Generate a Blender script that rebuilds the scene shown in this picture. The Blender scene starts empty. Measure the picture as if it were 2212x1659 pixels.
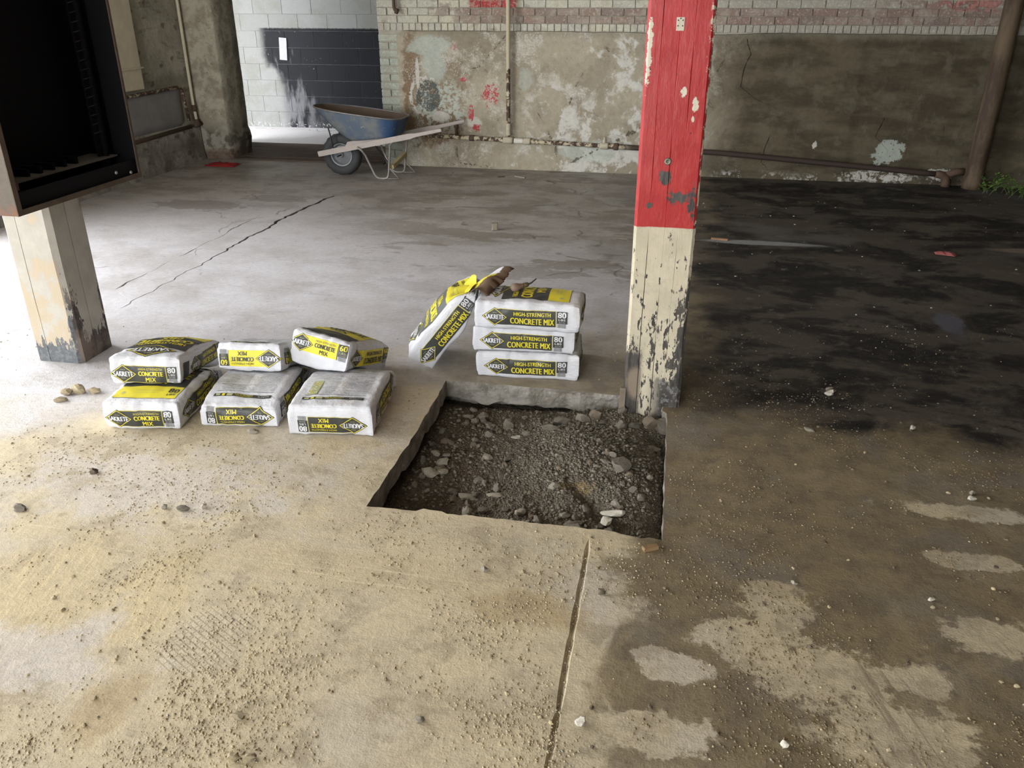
import bpy, bmesh, math, random
from mathutils import Vector, Matrix, noise as mnoise
from mathutils.bvhtree import BVHTree
from mathutils.geometry import delaunay_2d_cdt
import numpy as np

random.seed(7)
SC = bpy.context.scene
COL = SC.collection
PI = math.pi

# ------------------------------------------------------------------ camera, sky, exposure
# world axes follow the building: x runs along the back wall, y away from the viewer
cam_d = bpy.data.cameras.new('camera')
cam = bpy.data.objects.new('camera', cam_d)
COL.objects.link(cam)
cam_d.sensor_fit = 'HORIZONTAL'
cam_d.sensor_width = 36.0
cam_d.lens = 36.0 * 1780.0 / 2212.0
cam_d.clip_start = 0.02
cam_d.clip_end = 200
cam.location = (0, 0, 1.6)
cam.rotation_euler = (math.radians(90 - 25.17), 0, math.radians(11.0))
SC.camera = cam

vs = SC.view_settings
vs.view_transform = 'Standard'
vs.look = 'None'
vs.gamma = 1.0
vs.use_curve_mapping = False
vs.exposure = 1.2
SC.cycles.max_bounces = 4
SC.cycles.diffuse_bounces = 3
SC.cycles.glossy_bounces = 2
SC.cycles.transmission_bounces = 2
SC.cycles.adaptive_threshold = 0.08
SC.cycles.use_denoising = True

world = bpy.data.worlds.new('overcast_sky')
SC.world = world
world.use_nodes = True
bg = world.node_tree.nodes['Background']
bg.inputs[0].default_value = (0.93, 0.96, 1.0, 1)
bg.inputs[1].default_value = 7.5


def portal(name, loc, rot, sx, sy):
    """daylight portal standing exactly in an opening of the building (gives no light of its own)"""
    l = bpy.data.lights.new(name, 'AREA')
    l.shape = 'RECTANGLE'
    l.size = sx
    l.size_y = sy
    l.cycles.is_portal = True
    o = bpy.data.objects.new(name, l)
    o.location = loc
    o.rotation_euler = rot
    COL.objects.link(o)
    return o


# openings: (left side door, front doors behind the viewer, side door of the far passage)
LEFT_DOOR = (1.0, 5.05, 3.2)          # y0, y1, height in wall_left
FRONT_DOOR = (-4.2, -0.6, 2.9)        # x0, x1, height in wall_front
PASS_DOOR = (9.70, 10.35, 2.1)       # y0, y1, height in the passage's left wall
XL, XR, YF, YB, ZC = -5.1, 6.5, -3.6, 8.47, 3.5
portal('daylight_left', (XL - 0.15, (LEFT_DOOR[0] + LEFT_DOOR[1]) / 2, LEFT_DOOR[2] / 2), (0, -PI / 2, 0),
       LEFT_DOOR[2], LEFT_DOOR[1] - LEFT_DOOR[0])
portal('daylight_front', ((FRONT_DOOR[0] + FRONT_DOOR[1]) / 2, YF - 0.15, FRONT_DOOR[2] / 2), (PI / 2, 0, 0),
       FRONT_DOOR[1] - FRONT_DOOR[0], FRONT_DOOR[2])
portal('daylight_passage', (-6.95, (PASS_DOOR[0] + PASS_DOOR[1]) / 2, PASS_DOOR[2] / 2), (0, -PI / 2, 0),
       PASS_DOOR[2], PASS_DOOR[1] - PASS_DOOR[0])


# ------------------------------------------------------------------ node helper
class NB:
    def __init__(self, name, rough=0.9, spec=0.3):
        self.m = bpy.data.materials.new(name)
        self.m.use_nodes = True
        self.t = self.m.node_tree
        self.n = self.t.nodes
        self.p = self.n['Principled BSDF']
        self.p.inputs['Roughness'].default_value = rough
        self.p.inputs['Specular IOR Level'].default_value = spec
        self._pos = None
        self._obj = None
        self._sep = {}

    def lk(self, a, b):
        self.t.links.new(a, b)

    def _in(self, sock, v):
        if hasattr(v, 'is_linked'):
            self.lk(v, sock)
        else:
            if sock.type == 'RGBA' and len(v) == 3:
                v = (*v, 1)
            sock.default_value = v

    def pos(self):
        if not self._pos:
            self._pos = self.n.new('ShaderNodeNewGeometry').outputs['Position']
        return self._pos

    def obj(self):
        if not self._obj:
            self._obj = self.n.new('ShaderNodeTexCoord').outputs['Object']
        return self._obj

    def rnd(self):
        return self.n.new('ShaderNodeObjectInfo').outputs['Random']

    def xyz(self, v):
        k = id(v)
        if k not in self._sep:
            s = self.n.new('ShaderNodeSeparateXYZ')
            self.lk(v, s.inputs[0])
            self._sep[k] = (s.outputs[0], s.outputs[1], s.outputs[2], v)
        return self._sep[k][:3]

    def map(self, v, scale=(1, 1, 1), rot=(0, 0, 0), loc=(0, 0, 0)):
        m = self.n.new('ShaderNodeMapping')
        self.lk(v, m.inputs[0])
        m.inputs['Scale'].default_value = scale
        m.inputs['Rotation'].default_value = rot
        m.inputs['Location'].default_value = loc
        return m.outputs[0]

    def noise(self, v, scale, detail=3, rough=0.55, dist=0.0, color=False):
        t = self.n.new('ShaderNodeTexNoise')
        self.lk(v, t.inputs['Vector'])
        t.inputs['Scale'].default_value = scale
        t.inputs['Detail'].default_value = detail
        t.inputs['Roughness'].default_value = rough
        t.inputs['Distortion'].default_value = dist
        return t.outputs['Color' if color else 'Fac']

    def voro(self, v, scale, feature='F1', out='Distance'):
        t = self.n.new('ShaderNodeTexVoronoi')
        t.feature = feature
        self.lk(v, t.inputs['Vector'])
        t.inputs['Scale'].default_value = scale
        return t.outputs[out]

    def math(self, op, a, b=0.0, c=None):
        t = self.n.new('ShaderNodeMath')
        t.operation = op
        self._in(t.inputs[0], a)
        self._in(t.inputs[1], b)
        if c is not None:
            self._in(t.inputs[2], c)
        return t.outputs[0]

    def add(self, a, b): return self.math('ADD', a, b)
    def sub(self, a, b): return self.math('SUBTRACT', a, b)
    def mul(self, a, b): return self.math('MULTIPLY', a, b)
    def mx(self, a, b): return self.math('MAXIMUM', a, b)
    def mn(self, a, b): return self.math('MINIMUM', a, b)
    def inv(self, a): return self.math('SUBTRACT', 1.0, a)

    def ramp(self, x, lo, hi):
        """smooth 0..1 as x goes lo -> hi (lo may exceed hi)"""
        t = self.n.new('ShaderNodeMapRange')
        t.interpolation_type = 'SMOOTHSTEP'
        flip = lo > hi
        if flip:
            lo, hi = hi, lo
        self._in(t.inputs['Value'], x)
        t.inputs['From Min'].default_value = lo
        t.inputs['From Max'].default_value = hi
        t.inputs['To Min'].default_value = 1.0 if flip else 0.0
        t.inputs['To Max'].default_value = 0.0 if flip else 1.0
        return t.outputs[0]

    def mix(self, f, a, b):
        t = self.n.new('ShaderNodeMix')
        t.data_type = 'RGBA'
        self._in(t.inputs[0], f)
        self._in(t.inputs[6], a)
        self._in(t.inputs[7], b)
        return t.outputs[2]

    def mulc(self, a, b):
        t = self.n.new('ShaderNodeMix')
        t.data_type = 'RGBA'
        t.blend_type = 'MULTIPLY'
        t.inputs[0].default_value = 1.0
        self._in(t.inputs[6], a)
        self._in(t.inputs[7], b)
        return t.outputs[2]

    def grey(self, f):
        c = self.n.new('ShaderNodeCombineXYZ')
        for i in range(3):
            self.lk(f, c.inputs[i])
        return c.outputs[0]

    def vary(self, col, f, lo, hi):
        """multiply a colour by lo..hi as f goes 0..1"""
        k = self.add(self.mul(f, hi - lo), lo)
        return self.mulc(col, self.grey(k))

    def blob(self, x, y, cx, cy, rx, ry, n, k=0.8, soft=0.15):
        dx = self.mul(self.sub(x, cx), 1.0 / rx)
        dy = self.mul(self.sub(y, cy), 1.0 / ry)
        d = self.math('SQRT', self.add(self.mul(dx, dx), self.mul(dy, dy)))
        d = self.add(d, self.mul(self.sub(n, 0.5), k * 2))
        return self.ramp(d, 1 + soft, 1 - soft)

    def base(self, c):
        self._in(self.p.inputs['Base Color'], c)

    def rough(self, r):
        self._in(self.p.inputs['Roughness'], r)

    def bump(self, h, strength=0.5, dist=0.01):
        b = self.n.new('ShaderNodeBump')
        b.inputs['Strength'].default_value = strength
        b.inputs['Distance'].default_value = dist
        self.lk(h, b.inputs['Height'])
        self.lk(b.outputs[0], self.p.inputs['Normal'])
        return self


def simple(name, col, rough=0.7, nscale=30, lo=0.8, hi=1.15, bump=0.0, metal=0.0, spec=0.4):
    b = NB(name, rough, spec)
    v = b.obj()
    n = b.noise(v, nscale, 4)
    b.base(b.vary(col, n, lo, hi))
    b.p.inputs['Metallic'].default_value = metal
    if bump:
        b.bump(n, bump, 0.004)
    return b.m


# ------------------------------------------------------------------ mesh helpers
def link(o, parent=None):
    COL.objects.link(o)
    if parent is not None:
        o.parent = parent
    return o


def mobj(name, bm, mats=None, parent=None, smooth=False, kind=None):
    me = bpy.data.meshes.new(name)
    bm.normal_update()
    bm.to_mesh(me)
    bm.free()
    if mats:
        for m in (mats if isinstance(mats, (list, tuple)) else [mats]):
            me.materials.append(m)
    if smooth:
        me.polygons.foreach_set('use_smooth', [True] * len(me.polygons))
    o = bpy.data.objects.new(name, me)
    if kind:
        o['kind'] = kind
    return link(o, parent)


def shade_auto(o, ang=35):
    me = o.data
    me.polygons.foreach_set('use_smooth', [True] * len(me.polygons))
    me.set_sharp_from_angle(angle=math.radians(ang))
    return o


def empty(name, loc, label, cat, group=None, rot=(0, 0, 0)):
    o = bpy.data.objects.new(name, None)
    o.empty_display_size = 0.05
    o.location = loc
    o.rotation_euler = rot
    o['label'] = label
    o['category'] = cat
    if group:
        o['group'] = group
    COL.objects.link(o)
    return o


def tag(o, label, cat, group=None):
    o['label'] = label
    o['category'] = cat
    if group:
        o['group'] = group
    return o


def box(bm, x0, x1, y0, y1, z0, z1, mi=0, bevel=0.0):
    vs_ = [bm.verts.new(p) for p in ((x0, y0, z0), (x1, y0, z0), (x1, y1, z0), (x0, y1, z0),
                                     (x0, y0, z1), (x1, y0, z1), (x1, y1, z1), (x0, y1, z1))]
    fs = []
    for q in ((3, 2, 1, 0), (4, 5, 6, 7), (0, 1, 5, 4), (1, 2, 6, 5), (2, 3, 7, 6), (3, 0, 4, 7)):
        f = bm.faces.new([vs_[i] for i in q])
        f.material_index = mi
        fs.append(f)
    if bevel:
        ed = list({e for f in fs for e in f.edges})
        bmesh.ops.bevel(bm, geom=ed, offset=bevel, segments=2, profile=0.6, affect='EDGES')
    return vs_


def tube(bm, pts, r, seg=12, cap=True, radii=None):
    """swept tube through points"""
    pts = [Vector(p) for p in pts]
    rings = []
    prev_n = None
    for i, p in enumerate(pts):
        if i == 0:
            t = pts[1] - p
        elif i == len(pts) - 1:
            t = p - pts[i - 1]
        else:
            t = (pts[i + 1] - p).normalized() + (p - pts[i - 1]).normalized()
        t.normalize()
        if prev_n is None:
            n = t.orthogonal().normalized()
        else:
            n = (prev_n - t * prev_n.dot(t)).normalized()
        prev_n = n
        b = t.cross(n)
        rr = radii[i] if radii else r
        rings.append([bm.verts.new(p + (n * math.cos(k * 2 * PI / seg) + b * math.sin(k * 2 * PI / seg)) * rr)
                      for k in range(seg)])
    for a, b_ in zip(rings, rings[1:]):
        for k in range(seg):
            bm.faces.new((a[k], a[(k + 1) % seg], b_[(k + 1) % seg], b_[k]))
    if cap:
        bm.faces.new(rings[0][::-1])
        bm.faces.new(rings[-1])


def arc_pts(p0, p1, p2, n=5):
    """rounded corner points from p0 over p1 to p2 (quadratic)"""
    p0, p1, p2 = Vector(p0), Vector(p1), Vector(p2)
    return [p0 * (1 - t) ** 2 + p1 * 2 * t * (1 - t) + p2 * t * t for t in [i / n for i in range(n + 1)]]


def lathe(bm, prof, seg=20, mat=Matrix()):
    rings = []
    for r, z in prof:
        rings.append([bm.verts.new(mat @ Vector((r * math.cos(k * 2 * PI / seg), r * math.sin(k * 2 * PI / seg), z)))
                      for k in range(seg)])
    for a, b in zip(rings, rings[1:]):
        for k in range(seg):
            bm.faces.new((a[k], a[(k + 1) % seg], b[(k + 1) % seg], b[k]))
    bm.faces.new(rings[0][::-1])
    bm.faces.new(rings[-1])


def rock_mesh(name, seed, mat, sub=1, rough=0.35):
    r = random.Random(seed)
    bm = bmesh.new()
    bmesh.ops.create_icosphere(bm, subdivisions=sub, radius=1.0)
    off = Vector((r.uniform(0, 99), r.uniform(0, 99), r.uniform(0, 99)))
    for v in bm.verts:
        d = 1 + rough * mnoise.noise(v.co * 1.1 + off) * 1.3 + rough * 0.4 * mnoise.noise(v.co * 3 + off)
        v.co *= d
    me = bpy.data.meshes.new(name)
    bm.to_mesh(me)
    bm.free()
    me.materials.append(mat)
    me.polygons.foreach_set('use_smooth', [True] * len(me.polygons))
    me.set_sharp_from_angle(angle=math.radians(38))
    return me


def scatter_mesh(name, pts, sizes, mats, parent, kind='stuff', seed=3, mat_idx=None, flat=0.65):
    """many tiny irregular grains joined into one mesh"""
    rng = np.random.default_rng(seed)
    n = len(pts)
    g = (1 + 5 ** 0.5) / 2
    t = np.array([[-1, g, 0], [1, g, 0], [-1, -g, 0], [1, -g, 0], [0, -1, g], [0, 1, g], [0, -1, -g], [0, 1, -g], [g, 0, -1], [g, 0, 1], [-g, 0, -1], [-g, 0, 1]], float) / 1.9
    f = np.array([[0, 11, 5], [0, 5, 1], [0, 1, 7], [0, 7, 10], [0, 10, 11], [1, 5, 9], [5, 11, 4], [11, 10, 2], [10, 7, 6], [7, 1, 8],
                  [3, 9, 4], [3, 4, 2], [3, 2, 6], [3, 6, 8], [3, 8, 9], [4, 9, 5], [2, 4, 11], [6, 2, 10], [8, 6, 7], [9, 8, 1]])
    P = np.array(pts)
    S = np.array(sizes)
    V = t[None] * rng.uniform(0.72, 1.22, (n, 12, 1)) * rng.uniform(0.65, 1.25, (n, 1, 3)) + rng.uniform(-0.10, 0.10, (n, 12, 3))
    ang = rng.uniform(0, 2 * PI, n)
    c, s = np.cos(ang), np.sin(ang)
    X = V[..., 0] * c[:, None] - V[..., 1] * s[:, None]
    Y = V[..., 0] * s[:, None] + V[..., 1] * c[:, None]
    V = np.stack([X, Y, V[..., 2] * flat], -1) * S[:, None, None] + P[:, None, :]
    F = f[None] + (np.arange(n) * 12)[:, None, None]
    me = bpy.data.meshes.new(name)
    me.from_pydata(V.reshape(-1, 3).tolist(), [], F.reshape(-1, 3).tolist())
    for m in mats:
        me.materials.append(m)
    if mat_idx is not None:
        me.polygons.foreach_set('material_index', np.repeat(np.array(mat_idx), 20).astype(np.int32))
    me.polygons.foreach_set('use_smooth', [True] * len(me.polygons))
    o = bpy.data.objects.new(name, me)
    o['kind'] = kind
    return link(o, parent)


def fbm(x, y, s=1.0, o=3, seed=0.0):
    v, a, tot = 0.0, 1.0, 0.0
    for i in range(o):
        v += a * mnoise.noise(Vector((x * s + seed, y * s - seed * 0.7, seed * 1.3)))
        tot += a
        a *= 0.5
        s *= 2.1
    return v / tot


# ------------------------------------------------------------------ materials of the building
def mat_floor():
    b = NB('floor_concrete', 0.85, 0.3)
    P = b.pos()
    x, y, z = b.xyz(P)
    nA = b.noise(P, 0.9, 3, 0.6)
    nB = b.noise(P, 2.6, 4, 0.62)
    nC = b.noise(P, 9.0, 4, 0.65)
    nD = b.noise(P, 42.0, 3, 0.7)
    nS = b.noise(b.map(P, (0.9, 1.45, 1), (0, 0, 0.25)), 1.9, 6, 0.72, 0.0)      # smears along x
    nF = b.noise(P, 160.0, 2, 0.6)
    # bare concrete with blotches
    conc = b.mix(b.ramp(nB, 0.35, 0.65), (0.42, 0.40, 0.395), (0.53, 0.515, 0.535))
    conc = b.mix(b.mul(b.ramp(nS, 0.50, 0.72), 0.6), conc, (0.27, 0.24, 0.205))
    conc = b.mix(b.mul(b.ramp(nA, 0.52, 0.68), 0.7), conc, (0.55, 0.53, 0.525))
    # older brown, dirtier strip towards the back wall
    back = b.ramp(b.add(b.add(y, b.mul(b.sub(nB, 0.5), 3.0)), b.mul(b.ramp(x, -3.0, -1.5), 0.8)), 5.3, 7.2)
    backc = b.mix(b.ramp(nS, 0.42, 0.58), (0.30, 0.265, 0.23), (0.175, 0.148, 0.118))
    backc = b.mix(b.mul(b.ramp(nB, 0.50, 0.62), 0.6), backc, (0.34, 0.31, 0.285))
    col = b.mix(b.mul(back, 0.85), conc, backc)
    # brown scuffs in the middle distance
    sc = b.mul(b.ramp(b.noise(b.map(P, (0.6, 1.3, 1), (0, 0, 0.1)), 1.5, 5, 0.70, 0.0), 0.535, 0.575),
               b.mul(b.ramp(x, -3.2, -1.2), b.ramp(y, 4.2, 5.4)))
    col = b.mix(b.mul(sc, 0.70), col, (0.17, 0.145, 0.115))
    # tan cement dust over the foreground
    yy = b.add(y, b.mul(b.sub(nB, 0.5), 1.3))
    yy = b.add(yy, b.mul(b.ramp(x, -1.6, -2.9), 0.7))
    dust = b.ramp(yy, 3.75, 2.75)
    dcol = b.mix(b.ramp(nB, 0.36, 0.64), (0.55, 0.46, 0.295), (0.46, 0.385, 0.255))
    dcol = b.mix(b.mul(b.ramp(nC, 0.5, 0.7), 0.6), dcol, (0.37, 0.305, 0.20))
    dcol = b.mix(b.mul(b.ramp(nA, 0.50, 0.60), 0.6), dcol, (0.47, 0.425, 0.36))
    nY = b.noise(b.map(P, (1, 1, 1), (0, 0, 0), (5, 3, 0)), 1.7, 4, 0.6)
    dcol = b.mix(b.mul(b.ramp(nY, 0.56, 0.68), 0.55), dcol, (0.48, 0.37, 0.19))
    col = b.mix(b.mul(dust, 0.92), col, dcol)
    nQ = b.noise(b.map(P, (1, 1, 1), (0, 0, 0), (4, 1, 0)), 7.0, 5, 0.72, 0.0)
    # crumbly patches
    dk = b.mul(b.ramp(b.add(b.mul(nQ, 0.7), b.mul(nB, 0.5)), 0.62, 0.70), dust)
    col = b.mix(b.mul(dk, 0.55), col, (0.31, 0.255, 0.17))
    # broom and drag streaks
    def streak(ang, su, sv, det=3):
        ca, sa = math.cos(ang), math.sin(ang)
        along = b.add(b.mul(x, ca), b.mul(y, sa))
        across = b.sub(b.mul(y, ca), b.mul(x, sa))
        c = b.n.new('ShaderNodeCombineXYZ')
        b._in(c.inputs[0], b.mul(along, su))
        b._in(c.inputs[1], b.mul(across, sv))
        return b.noise(c.outputs[0], 1.0, det, 0.6)
    st = streak(1.80, 2.2, 75)
    stm = b.mx(b.blob(x, y, -1.78, 1.58, 0.24, 0.36, nB, 0.6, 0.2), b.blob(x, y, -1.43, 1.70, 0.12, 0.20, nB, 0.7, 0.3))
    col = b.mix(b.mul(stm, 0.35), col, (0.50, 0.39, 0.20))
    stm = b.mul(b.ramp(st, 0.50, 0.64), stm)
    col = b.mix(b.mul(stm, 0.75), col, (0.60, 0.49, 0.29))
    sth = streak(-0.02, 1.6, 60)
    sthm = b.mul(b.ramp(sth, 0.56, 0.68), b.blob(x, y, -1.15, 1.93, 0.85, 0.10, nB, 0.6, 0.3))
    col = b.mix(b.mul(b.blob(x, y, -1.15, 1.93, 0.85, 0.09, nB, 0.7, 0.3), 0.35), col, (0.47, 0.38, 0.23))
    col = b.mix(b.mul(sthm, 0.7), col, (0.62, 0.54, 0.36))
    wp = b.mx(b.blob(x, y, -1.49, 1.53, 0.06, 0.13, nQ, 1.8, 0.5), b.blob(x, y, -1.62, 1.40, 0.25, 0.10, nQ, 2.2, 0.5))
    wp = b.mx(wp, b.blob(x, y, -1.75, 2.25, 0.40, 0.20, nQ, 2.4, 0.6))
    col = b.mix(b.mul(wp, 0.6), col, (0.53, 0.49, 0.46))
    ob = b.mx(b.blob(x, y, -1.28, 1.30, 0.07, 0.12, nC, 1.2, 0.3), b.blob(x, y, -0.30, 1.85, 0.16, 0.07, nC, 1.3, 0.3))
    col = b.mix(b.mul(ob, 0.5), col, (0.36, 0.26, 0.13))
    st2 = streak(-1.25, 2.5, 60)
    st2m = b.mul(b.mul(b.ramp(st2, 0.54, 0.66), b.ramp(x, 0.38, 0.6)), b.ramp(y, 2.1, 1.85))
    col = b.mix(b.mul(st2m, 0.55), col, (0.15, 0.115, 0.07))
    brn = b.mul(b.mul(b.ramp(x, -1.25, -0.85), b.ramp(x, 0.25, 0.05)), b.mul(b.ramp(y, 3.2, 3.35), b.ramp(yy, 4.5, 3.6)))
    col = b.mix(b.mul(brn, 0.8), col, b.mix(b.ramp(nC, 0.4, 0.62), (0.30, 0.245, 0.165), (0.20, 0.165, 0.115)))
    # damp earth spread to the right of the pit
    nP = b.noise(b.map(P, (1, 1, 1), (0, 0, 0), (2.3, 7.1, 0)), 3.4, 5, 0.70, 0.3)
    dx = b.add(x, b.mul(b.sub(nP, 0.5), 0.55))
    damp = b.mul(b.ramp(dx, -0.10, 0.0), b.ramp(y, 1.15, 1.45))
    isl = None
    for (cx, cy, rx, ry) in ((0.40, 2.00, 0.11, 0.10), (0.30, 1.84, 0.13, 0.09), (0.45, 1.74, 0.17, 0.14), (0.60, 1.60, 0.17, 0.13),
                             (0.12, 1.70, 0.13, 0.05), (0.02, 1.47, 0.17, 0.07), (1.03, 2.33, 0.13, 0.045), (0.97, 1.97, 0.15, 0.08),
                             (0.72, 1.78, 0.10, 0.06), (0.13, 3.06, 0.05, 0.035), (1.05, 2.62, 0.25, 0.05), (0.50, 1.36, 0.2, 0.05)):
        ddx = b.mul(b.sub(x, cx), 0.62 / rx)
        ddy = b.mul(b.sub(y, cy), 0.62 / ry)
        q = b.sub(1.0, b.math('SQRT', b.add(b.mul(ddx, ddx), b.mul(ddy, ddy))))
        isl = q if isl is None else b.mx(isl, q)
    isl = b.ramp(b.add(b.mx(isl, -0.4), b.mul(b.sub(nQ, 0.5), 2.1)), 0.30, 0.50)
    damp = b.mul(damp, b.inv(b.mul(isl, 0.9)))
    pit = b.mul(b.mul(b.ramp(x, 0.02, 0.07), b.ramp(x, 0.75, 0.35)), b.mul(b.ramp(y, 2.1, 2.2), b.ramp(y, 3.3, 3.1)))
    damp = b.mx(damp, b.mul(pit, 0.9))
    dmc = b.mix(b.ramp(nC, 0.38, 0.66), (0.19, 0.145, 0.08), (0.125, 0.095, 0.058))
    dmc = b.mix(b.mul(b.ramp(nB, 0.5, 0.62), 0.55), dmc, (0.165, 0.145, 0.12))
    dmc = b.mix(b.mul(b.ramp(nP, 0.54, 0.64), 0.6), dmc, (0.25, 0.20, 0.12))
    dmc = b.mix(b.mul(b.ramp(nD, 0.56, 0.66), 0.5), dmc, (0.085, 0.064, 0.038))
    dampm = b.mul(damp, 0.93)
    col = b.mix(dampm, col, dmc)
    # black wet floor on the right, beyond the column row
    nW = b.noise(b.map(P, (0.8, 1.25, 1), (0, 0, -0.05), (1.7, 0.4, 0)), 1.7, 6, 0.70, 0.3)
    wx = b.add(b.add(x, b.mul(b.sub(nB, 0.5), 0.9)), b.mul(b.ramp(y, 5.0, 8.0), -0.1))
    wy = b.add(b.add(y, b.mul(b.sub(nP, 0.5), 0.9)), b.mul(x, 0.08))
    wet = b.mul(b.ramp(wx, 0.0, 0.35), b.ramp(wy, 3.12, 3.42))
    wcol = b.mix(b.ramp(nW, 0.45, 0.56), (0.011, 0.009, 0.0085), (0.066, 0.053, 0.040))
    wcol = b.mix(b.mul(b.ramp(nS, 0.54, 0.60), 0.7), wcol, (0.088, 0.073, 0.056))
    wcol = b.mix(b.ramp(nC, 0.60, 0.74), wcol, (0.13, 0.11, 0.085))
    wcol = b.mix(b.mul(b.ramp(nA, 0.55, 0.66), b.ramp(y, 5.0, 6.5)), wcol, (0.10, 0.092, 0.085))
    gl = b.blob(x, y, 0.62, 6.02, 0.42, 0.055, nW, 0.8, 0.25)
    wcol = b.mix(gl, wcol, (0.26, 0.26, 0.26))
    wcol = b.mix(b.blob(x, y, 2.55, 6.15, 0.35, 0.07, nW, 0.8, 0.25), wcol, (0.16, 0.13, 0.10))
    wcol = b.mix(b.blob(x, y, 1.53, 4.56, 0.07, 0.20, nP, 1.2, 0.3), wcol, (0.085, 0.085, 0.105))  # puddle's bluish sky reflection painted in as colour
    col = b.mix(wet, col, wcol)
    # stain fringe left of the column
    fr = b.mul(b.mul(b.ramp(wx, -0.9, 0.1), b.ramp(y, 4.6, 5.6)), b.ramp(nW, 0.42, 0.56))
    col = b.mix(b.mul(b.mul(fr, b.inv(wet)), 0.7), col, (0.13, 0.11, 0.088))
    # darker brown patches, left distance
    bl = b.mx(b.blob(x, y, -3.95, 6.35, 0.42, 0.16, nC, 0.9, 0.1), b.blob(x, y, -3.4, 6.7, 0.3, 0.13, nC, 0.9, 0.1))
    col = b.mix(b.mul(bl, 0.6), col, (0.17, 0.14, 0.125))
    # boot print: pale blocks where dust was pressed flat
    br = b.n.new('ShaderNodeTexBrick')
    b.lk(b.map(P, (1, 1, 1), (0, 0, 0.50)), br.inputs['Vector'])
    br.inputs['Scale'].default_value = 1.0
    br.inputs['Brick Width'].default_value = 0.030
    br.inputs['Row Height'].default_value = 0.016
    br.inputs['Mortar Size'].default_value = 0.0028
    br.inputs['Mortar Smooth'].default_value = 0.4
    br.inputs['Color1'].default_value = br.inputs['Color2'].default_value = (1, 1, 1, 1)
    br.inputs['Mortar'].default_value = (0, 0, 0, 1)
    prm = b.blob(x, y, -1.150, 1.555, 0.115, 0.135, nC, 0.45, 0.2)
    bp = b.mul(prm, br.outputs['Color'])
    col = b.mix(b.mul(bp, 0.5), col, (0.52, 0.46, 0.36))
    col = b.mix(b.mul(b.mul(prm, b.inv(br.outputs['Color'])), 0.45), col, (0.30, 0.25, 0.16))
    pale = b.ramp(y, 8.9, 9.3)  # passage floor made paler: the bright daylight on it put into the colour
    col = b.mix(pale, col, (0.72, 0.70, 0.71))
    # fine grit
    col = b.vary(col, nD, 0.74, 1.26)
    grit = b.ramp(b.voro(P, 120.0), 0.26, 0.14)
    grit = b.mul(grit, b.ramp(nC, 0.48, 0.62))
    col = b.mix(b.mul(grit, 0.45), col, b.mix(wet, (0.22, 0.185, 0.13), (0.30, 0.27, 0.22)))
    fk = b.mul(b.mul(b.ramp(b.noise(b.map(P, (1, 1.4, 1)), 26, 4, 0.7), 0.62, 0.68), b.inv(dust)), b.inv(wet))
    col = b.mix(b.mul(fk, 0.55), col, (0.16, 0.135, 0.11))
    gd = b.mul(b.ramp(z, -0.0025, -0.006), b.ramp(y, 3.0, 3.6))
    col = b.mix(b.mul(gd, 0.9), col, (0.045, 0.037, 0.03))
    # hairline cracks over the concrete
    warp = b.n.new('ShaderNodeVectorMath')
    warp.operation = 'MULTIPLY_ADD'
    b.lk(b.noise(P, 2.2, 3, 0.6, 0, True), warp.inputs[0])
    warp.inputs[1].default_value = (0.5, 0.5, 0)
    b.lk(P, warp.inputs[2])
    ck = b.ramp(b.voro(warp.outputs[0], 0.55, 'DISTANCE_TO_EDGE'), 0.006, 0.002)
    ckm = b.mul(b.mul(ck, b.ramp(nB, 0.50, 0.56)), b.mul(b.ramp(y, 4.2, 4.6), 0.55))
    col = b.mix(ckm, col, (0.07, 0.055, 0.045))
    b.base(col)
    wetr = b.mul(wet, b.ramp(nW, 0.52, 0.36))
    pud = b.mul(b.blob(x, y, 1.53, 4.56, 0.13, 0.30, nP, 0.7, 0.1), wet)
    r = b.add(0.86, b.mul(wetr, -0.42))
    r = b.add(r, b.mul(b.mul(b.inv(dust), b.inv(wet)), -0.30))
    r = b.add(r, b.mul(pud, -0.40))
    b.rough(b.mx(r, 0.06))
    h = b.add(b.mul(nC, 0.22), b.add(b.mul(nD, 0.50), b.mul(nF, 0.26)))
    h = b.add(h, b.mul(br.outputs['Color'], b.mul(b.ramp(b.math('ABSOLUTE', b.add(x, 1.15)), 0.10, 0.06), b.mul(b.ramp(b.math('ABSOLUTE', b.sub(y, 1.555)), 0.14, 0.08), 0.35))))
    h = b.mul(h, b.add(0.30, b.mul(b.ramp(y, 4.0, 2.9), 0.70)))
    b.bump(h, 0.42, 0.010)
    return b.m


def mat_slab_edge():
    b = NB('broken_concrete', 0.9, 0.2)
    P = b.pos()
    n = b.noise(P, 14, 5, 0.6)
    a = b.voro(P, 55)
    c = b.mix(b.ramp(n, 0.35, 0.65), (0.30, 0.275, 0.24), (0.17, 0.15, 0.12))
    c = b.mix(b.mul(b.ramp(a, 0.3, 0.2), 0.22), c, (0.36, 0.34, 0.31))
    b.base(c)
    b.bump(b.add(n, b.mul(a, 0.4)), 0.8, 0.015)
    return b.m


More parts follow.
